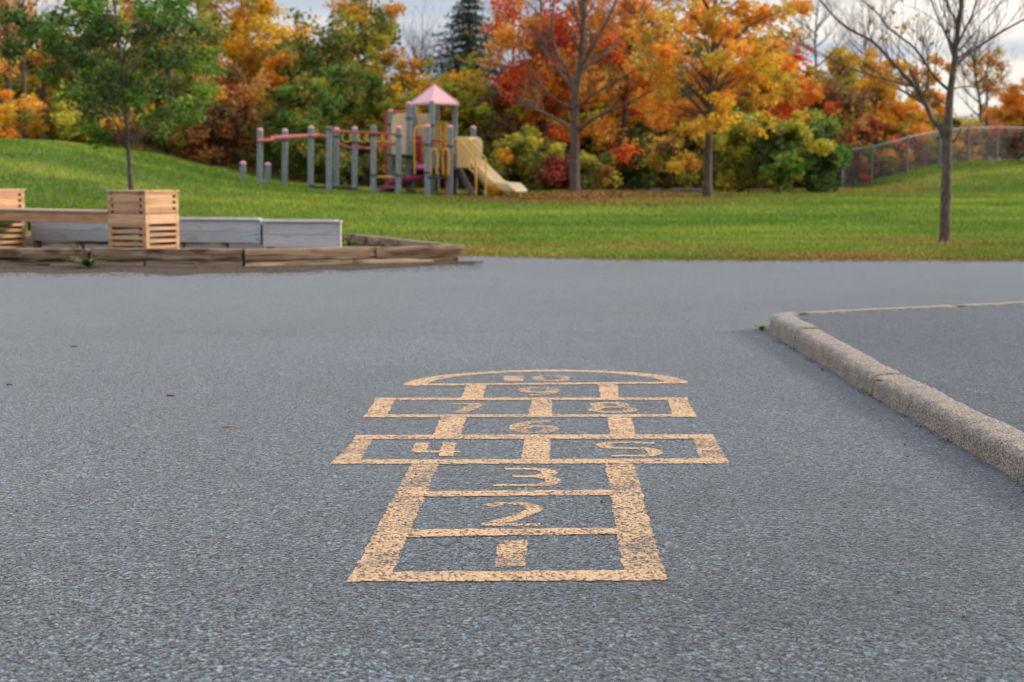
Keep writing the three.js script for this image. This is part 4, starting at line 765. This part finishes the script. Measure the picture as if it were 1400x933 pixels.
  // pink spiral chute
  { const c = [Q(573, 222, 0.5), Q(580, 232, 0.2), Q(574, 243, -0.3), Q(558, 246, -0.5), Q(541, 252, -0.2), Q(530, 262, 0.2), Q(525, 263.5, 0.3)], pts = curve(c, 40), pos = [], idx = [], n = 10;
    pts.forEach((p, i) => { const d = pts[Math.min(40, i + 1)].clone().sub(pts[Math.max(0, i - 1)]).normalize(), s = V(-d.z, 0, d.x).normalize(); for (let k = 0; k <= n; k++) { const a = Math.PI * (1 + k / n); pos.push(p.x + s.x * Math.cos(a) * 0.28, p.y + 0.12 + Math.sin(a) * 0.2, p.z + s.z * Math.cos(a) * 0.28); } });
    for (let i = 0; i < 40; i++) for (let k = 0; k < n; k++) { const a = i * (n + 1) + k, b = a + n + 1; idx.push(a, a + 1, b, a + 1, b + 1, b); }
    const sp = part('spiral_slide', geo(pos, idx), M.magenta, pg); M.magenta.side = THREE.DoubleSide; part('slide_lip', tube(pts.map((p, i) => { const d = pts[Math.min(40, i + 1)].clone().sub(pts[Math.max(0, i - 1)]).normalize(); return p.clone().add(V(-d.z * 0.28, 0.12, d.x * 0.28)); }), Array(41).fill(0.025), 6), M.magenta, sp);
    const b0 = part('slide_exit', new THREE.SphereGeometry(0.13, 14, 10).scale(1.1, 1, 1).translate(...Q(525, 262, 0.3).toArray()), M.magenta, sp); }
  // straight slide with hood and handrails
  { const c = [Q(633, 226, 0.4), Q(643, 226, 0.3), Q(652, 231, 0), Q(664, 243, -0.4), Q(676, 254, -0.8), Q(686, 259.5, -1.0), Q(698, 261, -1.3), Q(712, 262, -1.6)], pts = curve(c, 44), pos = [], idx = [], sec = [[-0.34, 0.26], [-0.31, 0.27], [-0.27, 0.05], [-0.2, 0], [0.2, 0], [0.27, 0.05], [0.31, 0.27], [0.34, 0.26], [0.30, 0], [0.22, -0.05], [-0.22, -0.05], [-0.30, 0], [-0.34, 0.26]], np = sec.length;
    pts.forEach((p, i) => { const d = pts[Math.min(44, i + 1)].clone().sub(pts[Math.max(0, i - 1)]).normalize(), s = V(-d.z, 0, d.x).normalize(); const k = i > 40 ? 1 - (i - 40) * 0.2 : 1; for (const [a, y] of sec) pos.push(p.x + s.x * a, p.y + y * k, p.z + s.z * a); });
    for (let i = 0; i < 44; i++) for (let k = 0; k < np - 1; k++) { const a = i * np + k, b = a + np; idx.push(a, a + 1, b, a + 1, b + 1, b); }
    M.cream.side = THREE.DoubleSide; M.slideYellow.side = THREE.DoubleSide;
    const sl = part('slide', geo(pos, idx), M.cream, pg);
    const under = pts.map((p) => p.clone().add(V(0, -0.09, 0.05))); const pos2 = [], idx2 = []; under.slice(9, 34).forEach((p, i) => { const k = Math.sin(i / 24 * Math.PI); pos2.push(p.x, p.y + 0.2, p.z + 0.37, p.x - 0.02, p.y - 0.3 * k, p.z + 0.39, p.x, p.y - 0.3 * k, p.z - 0.36); }); for (let i = 0; i < 24; i++) for (let k = 0; k < 2; k++) { const a = i * 3 + k, b = a + 3; idx2.push(a, a + 1, b, a + 1, b + 1, b); }
    part('slide_flank', geo(pos2, idx2), M.slideYellow, sl);
    const hood = (px, dz, w, m) => { const a = Q(px, 229, dz), s = new THREE.Shape(), hh = Q(px, 188.5, dz).y - a.y; s.moveTo(0, 0); s.lineTo(w * 0.75, 0); s.quadraticCurveTo(w * 1.05, hh * 0.55, w, hh * 0.8); s.quadraticCurveTo(w * 0.9, hh, w * 0.6, hh); s.lineTo(0, hh); s.lineTo(0, 0); const hole = new THREE.Path(); hole.absellipse(w * 0.62, hh * 0.62, w * 0.18, hh * 0.22, 0, 6.2832); s.holes.push(hole); part('hood_side', new THREE.ExtrudeGeometry(s, { depth: 0.06, bevelEnabled: true, bevelSize: 0.025, bevelThickness: 0.025, bevelSegments: 2 }).translate(a.x, a.y, a.z), m, sl); };
    hood(625.5, -0.2, 0.5, M.hood); hood(641, 1.1, 0.45, M.cream);
    part('hood_bridge', beam(Q(633, 190, -0.15), Q(643, 190, 1.05), 0.3, 0.08, 0.02), M.cream, sl);
    part('hood_inside', new RoundedBoxGeometry(0.04, 0.75, 1.1, 1, 0.02).translate(...Q(632, 208, 0.45).toArray()), M.slideYellow, sl);
    for (const x of [[712, 264, 712, 275, -1.35], [712, 264, 712, 275, -1.85], [700, 263, 700, 275, -1.3]]) part('slide_foot', rod(Q(x[0], x[1] - 1, x[4]), gy(x[2], x[4]).add(V(0, -0.1, 0)), 0.025, 6), M.yellowBar, sl);
    bar('handrail', [Q(629, 192, -0.6), Q(640, 205, -0.8), Q(651, 221, -1.0), gy(651, -1.0).add(V(0, -0.1, 0))], 0.032, M.yellowBar); bar('handrail', [Q(641, 190, -0.5), Q(655, 206, -0.9), Q(664.5, 218, -1.2), gy(664, -1.2).add(V(0, -0.1, 0))], 0.032, M.yellowBar); bar('handrail', [Q(640, 221, -0.8), Q(642, 231, -0.9), Q(650, 238, -1.0)], 0.028, M.yellowBar);
    board('stair_stringer', Q(627, 231, -0.3), gy(648, -0.9), 0.06, 0.22, M.postBrown); board('stair_stringer', Q(637, 231, 0.3), gy(659, -0.3), 0.06, 0.22, M.postBrown);
    for (let k = 0; k < 4; k++) { const t = (k + 0.5) / 4; board('step', Q(627, 231, -0.3).lerp(gy(648, -0.9), t), Q(637, 231, 0.3).lerp(gy(659, -0.3), t), 0.24, 0.05, M.deck); }
  }
}
for (const [px, top, l] of [[332, 224, 'short grey post with pink cap standing farthest from the playground tower'], [366, 226, 'short grey post with pink cap between the two tall end posts']]) {
  const b = onLawn(px, 51), t = P(px, top, 51).sub(b), g = thing('short_post', l, 'post', b, 'short capped posts');
  part('post', beam(V(0, -0.15, 0), t, 0.19, 0.19, 0.03, V(0, 0, 1)), M.post, g); part('cap', new THREE.SphereGeometry(0.118, 14, 8, 0, 6.2832, 0, Math.PI / 2).scale(1, 0.8, 1).translate(t.x, t.y, t.z), M.pink, g);
}
// timber edging of the play area by the golden maple
for (const [x0, x1, Z0, Z1, l] of [[890, 905, 54, 53.6, 'short grey log lying among fallen leaves behind the mound'], [918, 962, 53, 52.4, 'long grey log lying among fallen leaves by the golden maple']]) { const a = onLawn(x0, Z0), b = onLawn(x1, Z1); a.y += 0.07; b.y += 0.07; lone('log', tube(curve([a, a.clone().lerp(b, 0.5).add(V(0, 0.02, 0)), b], 8), Array(9).fill(0.13), 10), M.bark, l, 'log'); }

// ------------------------------------------------------------------ chain-link fence on the hill
{
  M.galv = std({ color: rgb('#6c7072'), roughness: 0.5, metalness: 0.55 });
  const o0 = onLawn(1190, 66), f = thing('chain_link_fence', 'grey chain link fence along the top of the grassy hill', 'fence', o0), xs = [1150, 1190, 1238, 1282, 1321, 1360, 1398, 1436, 1474], H = 1.75, tops = [];
  xs.forEach((px, i) => { const b = onLawn(px, 63.5 + i * 2.1).sub(o0), t = b.clone().setY(b.y + H); tops.push([b, t]); const p = part('post', rod(b.clone().setY(b.y - 0.2), t, 0.055, 10), M.galv, f); part('cap', new THREE.SphereGeometry(0.07, 10, 6).translate(t.x, t.y + 0.02, t.z), M.galv, p); });
  const wires = [];
  for (let i = 0; i < tops.length - 1; i++) {
    const [b0, t0] = tops[i], [b1, t1] = tops[i + 1]; part('top_rail', rod(t0.clone().setY(t0.y - 0.06), t1.clone().setY(t1.y - 0.06), 0.035, 8), M.galv, f);
    const n = 44; for (let k = -n; k < n; k++) for (const s of [1, -1]) { let u0 = k / n, u1 = u0 + 0.7; let v0 = 0, v1 = 1; if (u0 < 0) { v0 = -u0 / 0.7; u0 = 0; } if (u1 > 1) { v1 = (1 - k / n) / 0.7; u1 = 1; } if (v0 >= v1) continue; if (s < 0) [v0, v1] = [1 - v0, 1 - v1]; const at = (u, v) => b0.clone().lerp(b1, u).lerp(t0.clone().lerp(t1, u), v * 0.94 + 0.02); wires.push(tube([at(u0, v0), at(u1, v1)], [0.0019, 0.0019], 3, false)); }
  }
  const w = part('wire_mesh', merge(wires), M.galv, f); w.userData.kind = 'stuff';
}

// ------------------------------------------------------------------ grass blades, litter, weeds, twigs
{
  const r = rngOf(9), pos = [], idx = []; for (let i = 0; i < 5; i++) { const a = r() * 6.28, b = pos.length / 3, ox = (r() - 0.5) * 0.05, oz = (r() - 0.5) * 0.05, w = 0.005 + r() * 0.003, h = 0.03 + r() * 0.03, l = 0.02 + r() * 0.02, c = Math.cos(a), s = Math.sin(a); pos.push(ox - s * w, 0, oz + c * w, ox + s * w, 0, oz - c * w, ox + c * l, h, oz + s * l); idx.push(b, b + 1, b + 2); }
  const tuft = geo(pos, idx), mats = [], cols = []; const N = 210000;
  for (let i = 0; i < N; i++) {
    const Z = 18.4 + 52 * Math.pow(r(), 1.7), x = (r() * 2 - 1) * (Z * 0.4 + 1.2); if (Z < lawnEdge(x) + 0.02 + noise(x * 2, 1, 1) * 0.1) continue; const h = lawnH(x, Z); if (h < 0.005) continue;
    const l = litterAt(x, Z); if (r() < l * 0.55) continue;
    const near = smooth(0.5, 0, Z - lawnEdge(x)), sc = (0.8 + r() * 0.6) * (1 - near * 0.25) * (1 + (Z - 19) * 0.02);
    tmpQ.setFromEuler(tmpE.set(0, r() * 6.28, 0)); mats.push(new THREE.Matrix4().compose(V(x, h - 0.004, -Z), tmpQ, V(sc, sc, sc))); cols.push(grassCol(x, Z).multiplyScalar(0.6 + r() * 0.45));
  }
  const g = instances('grass', tuft, M.blade, mats, cols); g.userData.label = 'short mown green grass blades covering the lawn'; g.userData.category = 'grass'; scene.add(g);
  // fallen leaves
  const lm = [], lc = [], leafG = geo([0, 0, -0.05, 0.042, 0.012, -0.005, 0, 0, 0.05, -0.042, 0.012, -0.005], [0, 1, 2, 0, 2, 3]);
  for (let i = 0; i < 90000; i++) { const Z = 18.6 + r() * 45, x = (r() * 2 - 1) * (Z * 0.42), l = litterAt(x, Z); if (r() > (l * l * 1.2 + 0.004) * (Z < 34 ? 0.2 : 1) || Z < lawnEdge(x) + 0.1) continue; tmpQ.setFromEuler(tmpE.set((r() - 0.5) * 0.7, r() * 6.28, (r() - 0.5) * 0.7)); const s = (0.6 + r() * 0.7) * (Z < 34 ? 0.6 : 1); lm.push(new THREE.Matrix4().compose(V(x, lawnH(x, Z) + 0.022, -Z), tmpQ, V(s, s, s))); lc.push(PAL[['rust', 'brown', 'amber', 'rust'][Math.floor(r() * 4)]][Math.floor(r() * 4)].clone().multiplyScalar(0.8)); }
  const fl = instances('fallen_leaves', leafG, M.litter, lm, lc); fl.userData.label = 'brown and rust fallen leaves scattered on the lawn'; fl.userData.category = 'leaves'; scene.add(fl);
  // grit and bits on the asphalt and along its edges
  const gm = [], gc = [], gritG = new THREE.IcosahedronGeometry(0.005, 0).scale(1, 0.55, 1.2);
  const addGrit = (x, y, Z, s, c) => { tmpQ.setFromEuler(tmpE.set(0, r() * 6.28, 0)); gm.push(new THREE.Matrix4().compose(V(x, y, -Z), tmpQ, V(s, s, s))); gc.push(c); };
  for (let i = 0; i < 420; i++) { const Z = 2.6 + 15 * r() * r() + r() * 2, x = (r() * 2 - 1) * (Z * 0.4); if (x > 1.6 && Z < 12) continue; addGrit(x, 0.003, Z, 0.25 + r() * r() * 0.8, rgb(r() < 0.8 ? '#2c2a2c' : '#5a4636')); }
  for (let i = 0; i < 9500; i++) { const x = lerp(-8, bedB.x + 0.3, r()), f = r(), Z = -bedM.z - 0.15 - 1.7 * f * f; addGrit(x, 0.010 + 0.008 * (1 - f) ** 2, Z + (x > bedM.x ? (x - bedM.x) / (bedB.x - bedM.x) * 1.15 : 0.1), 0.5 + r() * 1.5 * (1 - f * 0.5), rgb(['#3a302a', '#5c4a3c', '#6e5a48', '#4a3a30', '#7a5a3c'][Math.floor(r() * 5)])); }
  for (let i = 0; i < 900; i++) { const Z = 3 + r() * 7, f = r(); if (noise(Z * 2.3, 4) + noise(Z * 9, 7) * 0.6 < -0.05 + r() * 0.3) continue; addGrit(1.705 - f * f * 0.05, 0.004, Z, 0.3 + r() * 0.6, rgb(['#3a302a', '#6a5440', '#8a6a48', '#2e2a28'][Math.floor(r() * 4)])); }
  for (let i = 0; i < 1500; i++) { const x = -1 + r() * 11, Z = lawnEdge(x) - 0.05 - r() * r() * 0.5; addGrit(x, 0.006, Z, 0.8 + r() * 1.6, rgb(['#8a8070', '#6a5a48', '#a09888'][Math.floor(r() * 3)])); }
  const gr = instances('grit', gritG, M.litter, gm, gc); gr.userData.label = 'dark grit and brown bits of debris strewn on the asphalt'; gr.userData.category = 'debris'; scene.add(gr);
}
function weed(name, label, at, n, len, seed, palette) {
  const r = rngOf(seed), g = thing(name, label, 'weed', at), byTone = [];
  for (let i = 0; i < n; i++) { const a = r() * 6.28, l = len * (0.5 + r() * 0.6), w = l * 0.06, up = 0.35 + r() * 0.8, d = V(Math.cos(a), 0, Math.sin(a)), s = V(-d.z, 0, d.x), pos = [], idx = [], K = 5; for (let k = 0; k <= K; k++) { const t = k / K, p = d.clone().multiplyScalar(l * t).setY(l * up * t * (1 - t * 0.55)), ww = w * Math.sin(Math.PI * Math.min(0.97, t * 0.8 + 0.16)) * (1 + 0.25 * Math.sin(t * 30 + i)); pos.push(p.x + s.x * ww, p.y, p.z + s.z * ww, p.x, p.y + 0.15 * ww, p.z, p.x - s.x * ww, p.y, p.z - s.z * ww); } for (let k = 0; k < K; k++) for (const q of [0, 1]) { const c = k * 3 + q, e = c + 3; idx.push(c, c + 1, e, c + 1, e + 1, e); } 
    const m = M['w' + palette[i % palette.length]] ||= std({ color: rgb(palette[i % palette.length]), roughness: 0.8, side: THREE.DoubleSide }); part('leaf', geo(pos, idx), m, g); }
}
weed('weed', 'leafy green weed growing from the gap in the timber edging', G(121, 368).setY(0.02), 48, 0.27, 61, ['#4c6a2a', '#3c5822', '#6a7c34', '#5a7030']);
weed('weed', 'taller dark weed stems climbing the timber edging gap', G(116, 364).add(V(0, 0.1, 0.02)), 30, 0.3, 67, ['#3c5022', '#4a5a2a', '#5a4a2a']);
weed('weed', 'small green weed at the rounded end of the kerb', G(1041, 451), 26, 0.11, 62, ['#5a7a2a', '#486a22', '#7a8a34']);
weed('weed', 'tiny yellowish weed sprouting along the kerb foot', G(1124, 506), 7, 0.05, 63, ['#8a8a3a', '#6a7a2a']);
weed('grass_clump', 'tall grass clump between the short grey box and the timber corner', V(P(478, 335, 20.6).x, 0.12, -20.6), 34, 0.22, 64, ['#5a7a26', '#46661e', '#7a8a34']);
for (const [px, py, len, ang, l] of [[13, 529, 0.035, 0.1, 'short brown twig lying alone far out on the asphalt'], [233, 544, 0.04, 0.06, 'dark twig on the asphalt beside the double squares'], [316, 587, 0.075, -0.04, 'long pale orange twig on the asphalt beside the lower squares'], [101, 476, 0.045, 0.02, 'brown twig on the asphalt in front of the timber edging'], [1202, 521, 0.03, 0.5, 'dark twig lying on top of the kerb']]) {
  const onK = px > 1100, c = onK ? G(px, py, 0.112) : G(px, py).setY(0.008), d = V(Math.cos(ang), 0, Math.sin(ang)).multiplyScalar(len / 2);
  lone('twig', tube(curve([c.clone().sub(d), c.clone().add(V(0, 0.004, 0.003)), c.clone().add(d)], 6), [0.002, 0.004, 0.0045, 0.004, 0.004, 0.003, 0.001], 6), M['tw' + px] = std({ color: rgb(px === 316 ? '#b88a58' : '#6a4630'), roughness: 0.9 }), l, 'twig', 'twigs on the asphalt');
}
console.log('all done');
renderer.render(scene, camera);
